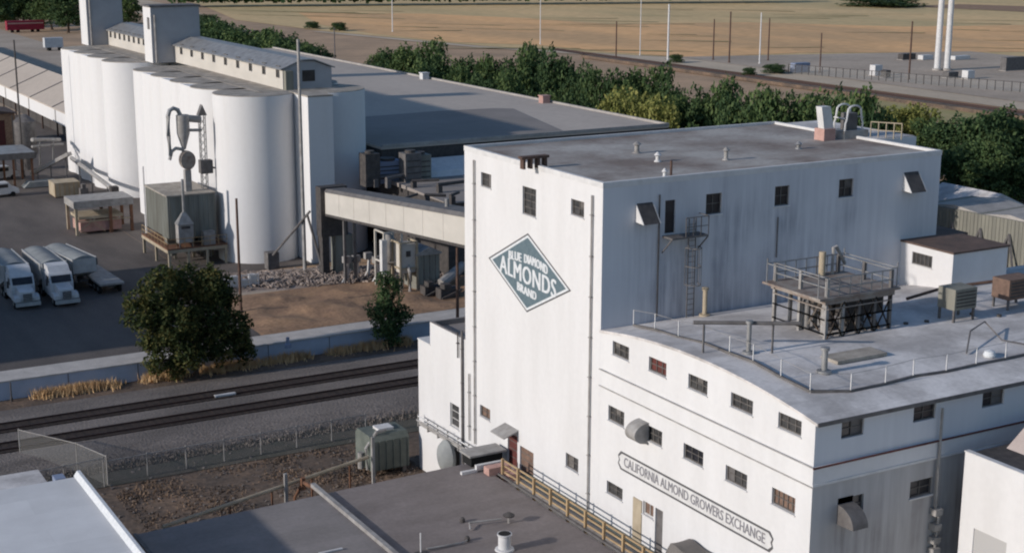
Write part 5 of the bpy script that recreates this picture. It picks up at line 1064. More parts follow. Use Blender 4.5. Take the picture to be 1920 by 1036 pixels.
# ================================================================ TRUCKS
def wheel(b, x, y, r=.5, w_=.28):
    vs = [(x+s_*w_/2, y+r*cos(2*pi*k/16), r+r*sin(2*pi*k/16)) for s_ in (-1, 1) for k in range(16)]
    b.add(vs, [tuple(range(16)), tuple(range(31, 15, -1))]+[(k, 16+k, 16+(k+1) % 16, (k+1) % 16) for k in range(16)])
def make_trailer(t_, y0, L_):
    # open hopper trailer, sloped ends, ribs, tarp bow top
    q = MB(); q.prism([(y0, 2.0), (y0, 3.45), (y0+L_, 3.45), (y0+L_, 2.0), (y0+L_-2.2, 1.15), (y0+L_*.56, 1.15), (y0+L_*.5, 1.9), (y0+L_*.44, 1.15), (y0+2.2, 1.15)], 'x', -1.22, 1.22); bd = q.build('trailer_body', 'chrome', t_)
    q = MB()
    for k in range(13):
        y = y0+.1+(L_-.2)*k/12
        for s_ in (-1, 1): q.box(min(s_*1.221, s_*1.27), max(s_*1.221, s_*1.27), y-.045, y+.045, 2.0, 3.45)
    for s_ in (-1, 1): q.box(min(s_*1.221, s_*1.3), max(s_*1.221, s_*1.3), y0, y0+L_, 3.451, 3.55)
    q.build('rib', 'chrome', bd)
    q = MB(); n = 8; pr = [(-1.2+2.4*k/n, 3.46+.32*sin(pi*k/n)) for k in range(n+1)]; q.prism(pr, 'y', y0+.1, y0+L_-.1); q.build('tarp', 'tarp', t_)
    q = MB(); q.box(-.45, .45, y0+.4, y0+L_-.2, .95, 1.148); q.build('chassis', 'dark', t_)
def add_axle(t_, y):
    for x in (-1.05, 1.05):
        q = MB(); wheel(q, x, y); wh = q.build('wheel', 'blk', t_); q = MB(); vs = [(x+(.15 if x > 0 else -.15), y+.22*cos(2*pi*k/10), .5+.22*sin(2*pi*k/10)) for k in range(10)]; q.add(vs+[(v[0]+(.03 if x > 0 else -.03), v[1], v[2]) for v in vs], [tuple(range(10)), tuple(range(19, 9, -1))]+[(k, 10+k, 10+(k+1) % 10, (k+1) % 10) for k in range(10)]); q.build('rim', 'galv', wh)
def make_truck():
    t_ = thing('tractor_trailer', 'x', 'truck', (0, 0, 0), 'hopper trucks parked in the yard')
    q = MB(); q.prism([(0.25, .75), (0.1, 1.1), (.25, 1.75), (2.0, 2.05), (2.0, .75)], 'x', -.72, .72); q.build('hood', 'twhite', t_)
    q = MB(); q.prism([(2.001, .75), (2.001, 2.05), (2.45, 2.85), (2.6, 3.0), (4.6, 3.0), (4.6, .75)], 'x', -1.15, 1.15); cb = q.build('cab', 'twhite', t_)
    q = MB(); q.prism([(2.03, 2.12), (2.38, 2.78), (2.34, 2.79), (1.99, 2.13)], 'x', -.98, .98); q.build('windshield', 'glass_blk', cb)
    q = MB()
    for s_ in (-1, 1): q.box(min(s_*1.151, s_*1.17), max(s_*1.151, s_*1.17), 2.55, 3.4, 2.05, 2.7)
    q.build('side_window', 'glass_blk', cb)
    q = MB(); q.prism([(2.7, 3.001), (3.3, 3.62), (4.6, 3.7), (4.6, 3.001)], 'x', -1.05, 1.05); q.build('roof_fairing', 'twhite', cb)
    q = MB(); q.box(-.42, .42, .02, .14, .85, 1.6); gr_ = q.build('grille', 'dark', t_)
    q = MB()
    for k in range(5): q.box(-.42, .42, -.01, .018, .9+k*.16, .94+k*.16)
    q.build('grille_bar', 'chrome', gr_)
    q = MB(); q.box(-1.2, 1.2, -.12, .12, .38, .74); q.build('bumper', 'chrome', t_)
    for s_ in (-1, 1):
        q = MB(); q.box(s_*.9-.2, s_*.9+.2, .12, .35, .85, 1.2); q.build('headlight', 'trim', t_)
        q = MB(); q.prism([(.25, .76), (.25, 1.0), (.7, 1.3), (1.5, 1.3), (1.95, .9), (1.95, .76)], 'x', min(s_*.73, s_*1.22), max(s_*.73, s_*1.22)); q.build('fender', 'twhite', t_)
        q = MB(); q.bar((s_*1.2, 2.2, 2.3), (s_*1.45, 2.1, 2.3), .06); q.box(s_*1.45-.1, s_*1.45+.1, 2.05, 2.15, 1.9, 2.6); q.build('mirror', 'dark', t_)
        q = MB(); q.tube([(s_*1.22, 4.75, .9), (s_*1.22, 4.75, 3.7)], .08, 8); q.build('exhaust', 'chrome', t_, True)
    q = MB(); q.box(-.45, .45, 4.6, 7.6, .7, .95); q.build('frame', 'dark', t_)
    for y in (1.1, 5.8, 7.0): add_axle(t_, y)
    make_trailer(t_, 5.2, 8.2); 
    for y in (11.6, 12.8): add_axle(t_, y)
    return t_
def place(t_, px, py, rz, label):
    p = PZ(px, py, 0.012); t_.location = (p[0], p[1], 0.012); t_.rotation_euler = (0, 0, rz); t_['label'] = label
tk1 = make_truck(); bpy.context.view_layer.update()
place(tk1, 54, 580, R(0), 'white hopper truck nearest the left edge of the yard')
tk2 = copy_tree(tk1); place(tk2, 128, 575, R(1), 'white hopper truck with a pale trailer, second from the left edge')
# lone double trailer
t3 = thing('hopper_trailer', 'pale hopper trailer without a cab, right of the two trucks', 'trailer', (0, 0, 0), 'hopper trucks parked in the yard')
make_trailer(t3, 0, 8.2)
for y in (1.2, 6.2, 7.4): add_axle(t3, y)
q = MB(); q.box(-.08, .08, -1.6, .1, .8, .95); q.build('drawbar', 'dark', t3)
p = PZ(162, 546, 0); t3.location = (p[0], p[1], 0.012); t3.rotation_euler = (0, 0, R(8))
t4 = thing('flatbed_trailer', 'low empty flatbed trailer right of the pale hopper trailers', 'trailer', (0, 0, 0))
q = MB(); q.box(-1.25, 1.25, 0, 9.5, 1.0, 1.2); q.build('deck', 'pipe', t4); q = MB(); q.box(-1.27, 1.27, 9.502, 9.6, 1.0, 1.9); q.build('headboard', 'mid', t4)
q = MB(); q.box(-.4, .4, .2, 9.3, .75, .998); q.build('chassis', 'dark', t4)
for y in (1.2, 2.5, 8.0): add_axle(t4, y)
p = PZ(212, 552, 0); t4.location = (p[0], p[1], 0.012); t4.rotation_euler = (0, 0, R(2))

# unseen block left of the yard, placed to cast shade over it
OB = thing('unseen_shade_block', 'unseen plain concrete block left of the yard shading the parked trucks', 'building', (-60, 80, 0))
q = MB(); q.box(-78, -42, 62, 100, 0, 12.0); q.build('wall', 'concrete', OB); q = MB(); q.box(-78.2, -41.8, 61.8, 100.2, 12.002, 12.2); q.build('roof', 'roof', OB)

# ================================================================ SCRAP AND PROCESS PLANT between silos and the block
sp = MB(); rr = random.Random(9)
def onband():
    t = rr.random(); x = 1.5+t*26; yc = 80.5-0.28*(x-1.5); return x, yc+rr.uniform(-4.0, 4.5)*(0.4+0.6*rr.random())
for _ in range(2600):
    x, y = onband(); z = rr.uniform(0, 0.35); a = rr.uniform(0, pi) if rr.random() < .6 else rr.choice((0.05, 0.1, 1.5)); l = rr.uniform(.2, 1.1)
    sp.bar((x-cos(a)*l/2, y-sin(a)*l/2, z), (x+cos(a)*l/2, y+sin(a)*l/2, z+rr.uniform(-.1, .35)), rr.uniform(.05, .2), rr.uniform(.04, .15))
M['scrap'] = mat('scrap', (0.40, 0.33, 0.285), (0.20, 0.155, 0.13), .5, .9)
tag(sp.build('scrap_timber', 'scrap'), 'pale jumbled scrap timber and pallets strewn between the silos and the bare bank', 'scrap', kind='stuff')
lf = thing('pallet_racks', 'pale pallet racks lined up below the near silo', 'rack', (4, 76, 0))
for k in range(4):
    q = MB(); x = 3.2+k*1.0; y = 76.8
    for dx in (0, .85):
        for z0_ in (0,): q.bar((x+dx, y, 0), (x+dx, y, 1.5), .1)
    for z in (.4, .9, 1.4): q.bar((x, y, z), (x+.85, y, z), .09)
    q.box(x+.08, x+.78, y+.2, y+1.1, 0.05, rr.uniform(.7, 1.3)); q.build('rack', 'trim', lf)
def bar_frame(name, label, px, py, w_, d_, h_, m, cat, extra=None):
    p = PZ(px, py, 0); t_ = thing(name, label, cat, (p[0], p[1], 0)); x, y = p[0], p[1]
    q = MB()
    for dx in (0, w_):
        for dy in (0, d_): q.box(x+dx-.1, x+dx+.1, y+dy-.1, y+dy+.1, 0, h_)
    for z in (h_*.5, h_): q.bar((x, y, z), (x+w_, y, z), .16); q.bar((x, y, z), (x, y+d_, z), .16); q.bar((x+w_, y, z), (x+w_, y+d_, z), .16)
    q.build('frame', m, t_); return t_, x, y
t_, x, y = bar_frame('bin_tower', 'pale framed bin tower under the conveyor bridge', 722, 548, 2.0, 2.2, 6.3, 'beige', 'bin tower')
q = MB(); q.lathe(x+1, y+1.1, [(.25, 1.4), (.85, 2.8), (.85, 5.2), (.3, 5.9)], 14); q.build('bin', 'pipe', t_, True); q = MB(); q.box(x-.4, x+.2, y-.3, y+.3, 2, 5.6); q.build('chute', 'trim', t_)
t_, x, y = bar_frame('filter_unit', 'boxy pale filter unit with ducts right of the bin tower', 752, 552, 1.9, 2.0, 5.4, 'beige2', 'filter')
q = MB(); q.box(x+.12, x+1.78, y+.12, y+1.9, 2.2, 5.2); q.build('casing', 'beige', t_); q = MB(); q.box(x+.7, x+1.2, y+.06, y+.118, 3.9, 4.5); q.build('opening', 'dark', t_); q = MB(); q.tube([(x+.9, y-.3, .2), (x+.9, y-.3, 2.4), (x+.9, y+.3, 3.0)], .2, 8); q.build('duct', 'pipe', t_)
p = PZ(783, 548, 0); t_ = thing('control_cabin', 'grey panelled control cabin right of the filter unit under the bridge', 'cabin', (p[0], p[1], 0)); x, y = p[0], p[1]
q = MB(); q.box(x, x+2.6, y, y+3.2, 0.2, 3.9); q.build('wall', 'teal', t_); q = MB(); q.prism([(x-.15, 3.902), (x+2.75, 3.902), (x+2.75, 4.1), (x+1.3, 4.7), (x-.15, 4.1)], 'y', y-.2, y+3.3); q.build('roof', 'galv', t_)
for k in range(4): q = MB(); q.box(x+.1+k*.66, x+.14+k*.66, y-.05, y-.002, .2, 3.9); q.build('panel_rib', 'mid', t_)
q = MB(); q.tube([PZ(826, 532, .8), PZ(868, 498, 2.0)], .55, 10); tag(q.build('fat_duct', 'pipe'), 'fat pale sloping duct behind the dark wooden pole', 'duct')
for k, (px0, py0) in enumerate(((650, 530), (668, 528), (690, 522), (706, 530))):
    p = PZ(px0, py0, 0); t_ = thing('hopper_stand', ['white slanting chute stand nearest the silo', 'second white chute stand from the silo', 'third white chute stand from the silo', 'white chute stand nearest the bin tower'][k], 'chute', (p[0], p[1], 0), 'chute stands'); q = MB(); q.bar((p[0], p[1], 0), (p[0]+.2, p[1], 2.2), .25); q.bar((p[0]-.5, p[1], 0), (p[0]+.5, p[1], 1.5), .2); q.build('leg', 'trim', t_)
    q = MB(); q.box(p[0]-.35, p[0]+.45, p[1]-.3, p[1]+.3, 2.2, 2.9); q.build('box', 'pipe', t_)
for k, (px0, py0, w_) in enumerate(((845, 560, 2.2), (812, 556, 1.8))):
    p = PZ(px0, py0, 0); q = MB(); q.box(p[0]-w_/2, p[0]+w_/2, p[1], p[1]+1.2, 0, 1.1); q.box(p[0]-w_/2+.3, p[0], p[1]-.2, p[1]+.8, 1.102, 1.6); q.bar((p[0]-w_/2, p[1]-.3, .2), (p[0]+w_/2, p[1]-.3, .9), .2)
    tag(q.build('machine_parts', 'dark'), ['dark heap of machine parts by the dark pole', 'dark heap of machine parts left of the pole'][k], 'machine parts')

# ================================================================ WAREHOUSE
WX0, WX1, WY0, WY1, WZ = 27, 67.6, 88.5, 232, 12.0
WH = thing('warehouse', 'huge flat grey-roofed warehouse behind the silos and the tall block', 'building', (47, 200, 0))
q = MB(); q.box(WX0, WX1, WY0, WY1, 0, WZ-.3); q.build('wall', 'dark', WH)  # wall colour darkened for the shade on its near face
q = MB(); q.prism([(WX0-.2, WZ-.298), (WX1+.3, WZ-.298), (WX1+.3, WZ), ((WX0+WX1)/2, WZ+.25), (WX0-.2, WZ)], 'y', WY0-.2, WY1+.2); q.build('roof', 'roof_ware', WH)
M['roof_shade'] = mat('shaded_roof_tone', (0.29, 0.255, 0.23), (0.23, 0.205, 0.185), .1, .9, fine=.1)  # roof colour darkened to stand in for shade
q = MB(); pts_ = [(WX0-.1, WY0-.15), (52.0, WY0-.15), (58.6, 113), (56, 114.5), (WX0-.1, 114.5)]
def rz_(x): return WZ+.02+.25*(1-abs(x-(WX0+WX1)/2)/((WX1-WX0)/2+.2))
q.add([(WX0-.1, WY0-.15, WZ+.025), (47.3, WY0-.15, WZ+.285), (47.3, 114.5, WZ+.285), (WX0-.1, 114.5, WZ+.025), (52.0, WY0-.15, rz_(52)+.02), (58.6, 113, rz_(58.6)+.02), (56, 114.5, rz_(56)+.02)], [(0, 1, 2, 3), (1, 4, 5, 6, 2)]); q.build('painted_shadow_section', 'roof_shade', WH)  # silo shadow painted on the roof, cut along its tip line
q = MB(); q.box(WX1+.05, WX1+.35, WY0-.2, WY1+.2, WZ+.002, WZ+.28); q.box(WX0, WX1, WY0-.25, WY0-.05, WZ-.1, WZ+.3) ; q.build('parapet', 'concrete', WH)
for k, (px0, py0, mm, lb) in enumerate(((1030, 190, 'pink', 'small pinkish chimney on the far edge of the warehouse roof'), (805, 146, 'trim', 'small white chimney on the far edge of the warehouse roof'), (1283, 262, 'pipe', 'tiny grey vent near the right end of the warehouse roof'))):
    p = PZ(px0, py0, WZ+.2); p[0] = min(p[0], WX1-1); t_ = thing('roof_chimney', lb, 'chimney', (p[0], p[1], WZ)); q = MB(); q.box(p[0]-.6, p[0]+.6, p[1]-.6, p[1]+.6, WZ-.1, WZ+1.0); q.build('stack', mm, t_); q = MB(); q.box(p[0]-.7, p[0]+.7, p[1]-.7, p[1]+.7, WZ+1.002, WZ+1.15); q.build('cap', mm, t_)
# lower roofs and plant, colours darkened to stand in for shade
LR = thing('low_workshop', 'low workshop, its roof coloured dark as shade, between the warehouse and the bridge', 'building', (45, 78, 0))
q = MB(); q.box(26.2, 75, 70, 88.2, 0, 8.3); q.build('wall', 'dark', LR); q = MB(); q.prism([(69.8, 8.302), (88.24, 8.302), (88.24, 8.9), (69.8, 8.4)], 'x', 26, 75.2); q.build('roof', 'roof_shade', LR)
for k, (px0, py0, w_, d_, h_, mm, lb) in enumerate(((732, 338, 3.2, 3, 2.2, 'blue', 'pale bluish box unit on the workshop roof nearest the silos'), (776, 340, 2.0, 3, 3.2, 'mid', 'tall dark unit in the middle of the workshop roof'), (793, 336, 2.2, 3, 2.8, 'teal', 'greyish unit right of the tall dark unit'), (700, 345, 1.8, 2, 3.4, 'dark', 'dark narrow unit close to the silo end'))):
    p = PZ(px0, py0, 8.8); t_ = thing('cooling_unit', lb, 'cooling unit', (p[0], p[1], 8.6), 'cooling units on the workshop'); q = MB(); q.box(p[0]-w_/2, p[0]+w_/2, p[1], p[1]+1.8, 8.5, 8.8+h_); o = q.build('casing', mm, t_)
    q = MB(); q.lathe(p[0], p[1]+.9, [(w_*.3, 8.802+h_), (w_*.3, 9.1+h_)], 14); q.build('fan', 'dark', t_)
    q = MB()
    for i in range(4): z = 9.0+(h_-.4)*i/4; q.box(p[0]-w_/2+.15, p[0]+w_/2-.15, p[1]-.05, p[1]-.002, z, z+.12)
    q.build('louvre', 'dark', o)
p = PZ(862, 316, 9.4); q = MB(); q.prism([(p[1]-1, 8.6), (p[1]+3.2, 8.6), (p[1]+3.2, 10.4), (p[1]-.2, 9.4)], 'x', p[0]-6.2, p[0]+6); tag(q.build('sheet_roof', 'trim'), 'pale bluish sheet roof just left of the tall block', 'roof')
_o14 = 'first second third fourth fifth sixth seventh eighth ninth tenth eleventh twelfth thirteenth fourteenth'.split()
for k in range(7):
    px0 = 700+k*24; p = PZ(px0, 340+rr.random()*45, 8.9)
    q = MB(); l = rr.uniform(1, 5); q.tube([(p[0], p[1], 9.1+rr.random()*.5), (p[0]+l, p[1]+rr.uniform(-1, 1), 9.2+rr.random()*.5)], rr.uniform(.1, .3), 8); q.box(p[0], p[0]+.5, p[1]-.3, p[1]+.3, 8.4, 9.3)
    t_ = tag(q.build('roof_pipework', rr.choice(('mid', 'dark'))), _o14[k]+' shaded pipe run from the silos on the dark workshop roof', 'pipe', 'pipework on the workshop roof')

# ================================================================ RIGHT BACKGROUND
def fh(px, py, z): return PZ(px, py, z)
RS = thing('braced_shed', 'long greenish grey sheet-metal wall with triangular braces right of the tall block', 'shed', (75, 45, 0))
a_ = fh(1762, 470, 0.5); c_ = fh(1990, 520, 0.5)
rs_x, rs_y = a_[0], a_[1]; dirv = np.array((c_[0]-a_[0], c_[1]-a_[1])); Ls = np.linalg.norm(dirv); dirv /= Ls
zr_ = top_z(a_[0], a_[1], 388); nv = np.array((-dirv[1], dirv[0])); nv = nv if nv@np.array((1, 1)) > 0 else -nv
def sp_(s, w_, z): return (rs_x+dirv[0]*s+nv[0]*w_, rs_y+dirv[1]*s+nv[1]*w_, z)
q = MB(); q.add([sp_(s, w_, z) for z in (0, zr_) for s, w_ in ((-3, 0), (Ls, 0), (Ls, 9), (-3, 9))], [(0, 3, 2, 1), (4, 5, 6, 7), (0, 1, 5, 4), (1, 2, 6, 5), (2, 3, 7, 6), (3, 0, 4, 7)]); q.build('wall', 'sheet', RS)
q = MB()
for s in np.arange(-2.6, Ls, .5): q.add([sp_(s+ds, w_, z) for z in (0, zr_) for ds, w_ in ((0, -.06), (.12, -.06), (.12, -.003), (0, -.003))], [(0, 3, 2, 1), (4, 5, 6, 7), (0, 1, 5, 4), (1, 2, 6, 5), (2, 3, 7, 6), (3, 0, 4, 7)])
q.build('cladding_rib', 'sheet', RS)
for s in np.arange(1.6, Ls, 3.9):
    q = MB(); q.bar(sp_(s, -.1, 0), sp_(s, -.1, zr_*.72), .2); q.bar(sp_(s-1.5, -1.0, 0), sp_(s, -.12, zr_*.72), .2); q.bar(sp_(s+1.5, -1.0, 0), sp_(s, -.12, zr_*.72), .2); q.build('brace', 'mid', RS)
for s in np.arange(-2, Ls-4, 7.5):
    q = MB(); vs = [sp_(s, .3, zr_+.004), sp_(s+6.8, .3, zr_+.004), sp_(s+6.8, 8.7, zr_+.004), sp_(s, 8.7, zr_+.004), sp_(s+3.4, .3, zr_+.45), sp_(s+3.4, 8.7, zr_+.45)]; q.add(vs, [(0, 1, 4), (3, 5, 2), (0, 4, 5, 3), (4, 1, 2, 5), (0, 3, 2, 1)]); q.build('roof_gable', 'concrete', RS)
p = fh(1825, 392, 3.0); q = MB(); t_ = thing('pale_gabled_shed', 'small pale gabled roof beyond the braced shed below the right trees', 'shed', (p[0], p[1], 0))
q = MB(); q.box(p[0]-5, p[0]+5, p[1]-4, p[1]+5, 0, 3.3); q.build('wall', 'beige', t_); q = MB(); q.prism([(p[0]-5.5, 3.302), (p[0]+5.5, 3.302), (p[0], 5.6)], 'y', p[1]-4.4, p[1]+5.4); q.build('roof', 'roof_light', t_)
p = fh(1770, 385, 2.0); q = MB(); t_ = thing('low_brown_shed', 'low dark shed with a stub chimney just right of the tall block', 'shed', (p[0], p[1], 0)); q = MB(); q.box(p[0]-5, p[0]+4, p[1]-4, p[1]+4, 0, 3.0); q.build('wall', 'mid', t_); q = MB(); q.box(p[0]-5.3, p[0]+4.3, p[1]-4.3, p[1]+4.3, 3.002, 3.2); q.build('roof', 'pipe', t_); q = MB(); q.box(p[0]+1.5, p[0]+2, p[1]-2, p[1]-1.5, 3.2, 4.4); q.build('chimney', 'redbrown', t_)
sheet('scrap_ground', [(-1, 76.5), (0, 85.6), (14, 83), (30, 78), (30, 69), (14, 73)], 0.024, 'scrap')
# ================================================================ TREES
def crown_mesh(name, lobes, n, leaf, seed, m):
    rr = random.Random(seed); V = []; Fc = []; tot = sum(l[3]*l[4]*l[5] for l in lobes)
    for lx, ly, lz, rx, ry, rz_ in lobes:
        k = int(n*rx*ry*rz_/tot)
        for _ in range(k):
            d_ = Vector((rr.gauss(0, 1), rr.gauss(0, 1), rr.gauss(0, 1))).normalized()
            r_ = rr.random()**0.28*(0.86+0.34*noise.noise(d_*2.3+Vector((seed, lx, lz))))
            c = Vector((lx+d_.x*rx*r_, ly+d_.y*ry*r_, lz+d_.z*rz_*r_))
            if noise.noise(c*1.1+Vector((seed*3.1, 0, 0))) < -0.28: continue
            if c.z < 0.05: continue
            u = (Vector((rr.gauss(0, 1), rr.gauss(0, 1), rr.gauss(0, 1)))*.8+d_).normalized(); w_ = u.orthogonal().normalized(); w_ = (w_*cos(6.28*rr.random())+u.cross(w_)*rr.uniform(-1, 1)).normalized(); s = leaf*rr.uniform(.55, 1.35)
            v2 = u.cross(w_); i = len(V); V += [c-w_*s, c+v2*s*.55, c+w_*s, c-v2*s*.55]; Fc.append((i, i+1, i+2, i+3))
    me = bpy.data.meshes.new(name); me.from_pydata([tuple(v) for v in V], [], Fc); me.update(); me.materials.append(M[m]); return me
def trunk_mesh(h, r, lobes, seed):
    rr = random.Random(seed); b = MB(); b.tube([(0, 0, -.1), (.05*h*rr.uniform(-1, 1), .03*h, h*.35), (0, 0, h*.62)], r, 8, r*.45)
    for lx, ly, lz, rx, ry, rz_ in lobes: b.tube([(0, 0, h*.28), (lx*.5, ly*.5, h*.28+(lz-h*.28)*.6), (lx, ly, lz)], r*.45, 6, r*.12)
    me = bpy.data.meshes.new('trunk'); me.from_pydata(b.v, [], b.f); me.update(); me.materials.append(M['bark']); return me
def mklobes(seed, w_, h, n=7, low=.25):
    rr = random.Random(seed); L_ = [(0, 0, h*.56, w_*.40, w_*.40, h*.38)]
    for i in range(n):
        a = 2*pi*i/n+rr.random()*.7; r_ = w_*rr.uniform(.2, .34); z = h*rr.uniform(low+.1, .80); s = w_*rr.uniform(.18, .29); L_.append((r_*cos(a), r_*sin(a), z, s, s, s*rr.uniform(.6, .85)))
    return L_
VAR = []
for i, (m, w_, h) in enumerate((('leaf_dark', 1, 1.25), ('leaf_mid', 1, 1.1), ('leaf_dark', 1, 1.0), ('leaf_olive', 1, 1.0), ('leaf_mid', 1, 1.3))):
    S_ = 8.0; lb = mklobes(20+i, S_*w_, S_*h, 9, .08); VAR.append((crown_mesh('crown', lb, 6500, .24, 20+i, m), trunk_mesh(S_*h, .28, lb, i), S_*w_, S_*h))
def tree(x, y, z, wd, h, var, name, label, group=None, rz=0.0):
    t_ = thing(name, label, 'tree', (x, y, z), group, rz); c, tr_, w0, h0 = VAR[var]
    for nm, me in (('crown', c), ('trunk', tr_)): o = bpy.data.objects.new(nm, me); COL.objects.link(o); o.parent = t_; o.scale = (wd/w0, wd/w0, h/h0)
    return t_
def gy(px, X, z=0.0):       # ground point on the line X=const seen at photo column px
    lo, hi = -700.0, 1000.0
    lo, hi = -200.0, 1030.0
    for _ in range(50):
        m = (lo+hi)/2; p = PZ(px, m, z)
        if p[0] > X: lo = m
        else: hi = m
    return PZ(px, lo, z)
rr = random.Random(31)
_o = 'first second third fourth fifth sixth seventh eighth ninth tenth eleventh twelfth thirteenth fourteenth fifteenth sixteenth seventeenth eighteenth nineteenth twentieth'.split()
ORD = _o+[a+'-'+b for a in ('twenty', 'thirty', 'forty') for b in _o[:9]]
ORD.insert(29, 'thirtieth'); ORD.insert(39, 'fortieth')
BACK = [(395, 28, 62), (425, 34, 60), (455, 42, 60), (483, 52, 58), (512, 50, 60), (545, 60, 55), (572, 72, 50), (600, 80, 40), (700, 97, 40), (730, 80, 50), (762, 74, 56), (797, 70, 56), (820, 88, 44), (850, 100, 44), (880, 97, 50), (912, 102, 50), (945, 97, 50), (975, 92, 56), (1002, 76, 60), (1032, 76, 50), (1058, 98, 44), (1090, 110, 46), (1120, 122, 46), (1155, 112, 54), (1187, 118, 54), (1216, 116, 58), (1246, 138, 46), (1278, 163, 50), (1310, 152, 60), (1345, 143, 64), (1380, 153, 64), (1415, 162, 64), (1450, 158, 66), (1485, 165, 66), (1520, 157, 70), (1556, 150, 66), (1590, 158, 66), (1625, 168, 62)]
sz = 'tall broad|low rounded|narrow|bushy|dense'.split('|')
for i, (px, pt_, wp_) in enumerate(BACK):
    X = 82+rr.uniform(-3, 3); p = gy(px, X); zt = top_z(p[0], p[1], pt_); dist = np.linalg.norm(p-EYE)
    var = (0, 1, 2, 4, 1, 0, 4)[i % 7]; wd = wp_*dist/F*1.7
    near = 'above the left end of the silo gallery' if px < 620 else ('over the middle of the warehouse edge' if px < 1100 else 'behind the tall block roof')
    tree(p[0], p[1], 0, max(wd, 4), max(zt, 5)*1.04, var, 'broadleaf_tree', ORD[i]+' tree from the left in the back row of the hedge', 'hedge trees behind the warehouse', rr.uniform(0, 6))
for i, px in enumerate(range(380, 1700, 34)):
    if 590 < px < 690 or i in (11, 22, 26, 29, 33): continue
    X = 73.5+rr.uniform(-1, 1); p = gy(px+rr.uniform(-8, 8), X); dist = np.linalg.norm(p-EYE); hh = 14.8+rr.uniform(-1.3, 1.2)
    if px > 1250: hh = 13.0+rr.uniform(-1, 1.5)
    olive = 1130 < px < 1260
    if olive: hh = 16.2
    near = 'above the silo gallery' if px < 620 else ('over the warehouse edge' if px < 1100 else 'behind the tall block roof')
    if olive: tree(p[0], p[1], 0, 9, hh, 3, 'broadleaf_tree', ORD[i]+' tree of the front hedge row, pale olive, left of the tall block roof peak', 'hedge trees behind the warehouse', rr.uniform(0, 6))
    else: tree(p[0], p[1], 0, 52*dist/F*1.5, hh, (2, 0, 1, 2, 4)[i % 5], 'broadleaf_tree', ORD[i]+' tree from the left in the front row of the hedge', 'hedge trees behind the warehouse', rr.uniform(0, 6))
RB = [(1668, 300, 192, 80, 3, 'yellow-green tree behind the roof hatch cage'), (1708, 300, 186, 76, 3, 'tallest yellow-green tree right of the roof hatch cage'), (1745, 320, 212, 70, 4, 'mid green tree above the far corner of the tall block'), (1790, 340, 208, 95, 0, 'dark tree directly right of the tall block corner'), (1840, 352, 196, 100, 2, 'dark tree between the tall block and the right edge'), (1868, 345, 188, 90, 0, 'tallest dark tree near the right edge'), (1915, 350, 222, 100, 1, 'dark green tree cut by the right edge'), (1800, 368, 262, 90, 2, 'low dark shrub-like tree above the pale gabled roof'), (1860, 372, 262, 90, 1, 'low green tree in front near the right edge'), (1925, 372, 285, 90, 2, 'low dark tree in the right corner of the tree belt')]
for px, pb, pt_, wp_, var, lb in RB:
    p = PZ(px, pb+6, 0); zt = top_z(p[0], p[1], pt_); dist = np.linalg.norm(p-EYE); tree(p[0], p[1], 0, wp_*dist/F*1.25, zt*1.03, var, 'broadleaf_tree', lb, None, rr.uniform(0, 6))
for k, (px, pb, pt_, wp_, var, lb) in enumerate([(-5, 52, -30, 60, 0, 'dark far tree at the top left corner'), (30, 45, -30, 60, 2, 'dark far tree left of centre behind the red trailer'), (62, 45, -30, 60, 0, 'dark far tree behind the right part of the red trailer'), (98, 56, -30, 60, 4, 'olive-tinged far tree right of the red trailer'), (128, 62, -30, 60, 0, 'dark far tree touching the far headhouse tower'), (240, 45, -12, 50, 1, 'green tree seen between the two headhouse towers'), (385, 60, 22, 40, 2, 'dark tree at the right foot of the nearer headhouse tower')]):
    p = PZ(px, pb, 0); zt = top_z(p[0], p[1], pt_); dist = np.linalg.norm(p-EYE); tree(p[0], p[1], 0, wp_*dist/F*1.35, zt, var, 'broadleaf_tree', lb, None, rr.uniform(0, 6))
for px, pb, pt_, wp_, lb in [(586, 54, 39, 26, 'small bush on the dry field left of the other bush'), (636, 58, 40, 28, 'small bush on the dry field right of the other bush'), (1268, 118, 100, 26, 'small bush beside the white field pole'), (1452, 138, 118, 40, 'olive bush at the left end of the gravel yard'), (1405, 142, 125, 24, 'little bush left of the gravel yard bush'), (1655, 12, -6, 130, 'wide dark bush at the top edge left of the twin masts')]:
    p = PZ(px, pb, 0.1); zt = top_z(p[0], p[1], pt_); dist = np.linalg.norm(p-EYE); tree(p[0], p[1], 0.1, wp_*dist/F*1.2, max(zt, 1.5), 2, 'field_bush', lb, None, 0)
# two near trees with their own crowns
def neartree(px, X, Y, zg, lobespx, n, leaf, m, name, label, seed, h_):
    t_ = thing(name, label, 'tree', (X, Y, zg)); lobes = []
    for lx, ly, r_, dy in lobespx: c = PY(lx, ly, Y+dy); s = r_*np.linalg.norm(c-EYE)/F; lobes.append((c[0]-X, dy, c[2]-zg, s, s, s))
    for nm, me in (('crown', crown_mesh('crown', lobes, n, leaf, seed, m)), ('trunk', trunk_mesh(h_, .3, lobes, seed))): o = bpy.data.objects.new(nm, me); COL.objects.link(o); o.parent = t_
    return t_
tp = PZ(360, 700, ZL)
neartree(360, tp[0], 53.6, ZL, [(300, 545, 48, 0), (350, 530, 42, 1), (400, 540, 45, 0), (268, 590, 40, 0), (330, 600, 55, -.5), (395, 600, 52, 0), (440, 610, 38, 0), (300, 640, 34, 0), (350, 660, 42, -.4), (415, 645, 42, 0), (452, 640, 28, 0), (290, 680, 26, 0), (330, 690, 26, 0), (380, 555, 40, 1.2), (250, 560, 22, 0), (275, 640, 22, .3), (462, 660, 24, 0), (235, 600, 14, .2), (310, 512, 22, 0), (395, 508, 18, .5), (430, 560, 24, 0)], 30000, .17, 'leaf_fg', 'large_tree', 'large dark tree with some autumn leaves in front of the retaining wall', 41, 8.0)
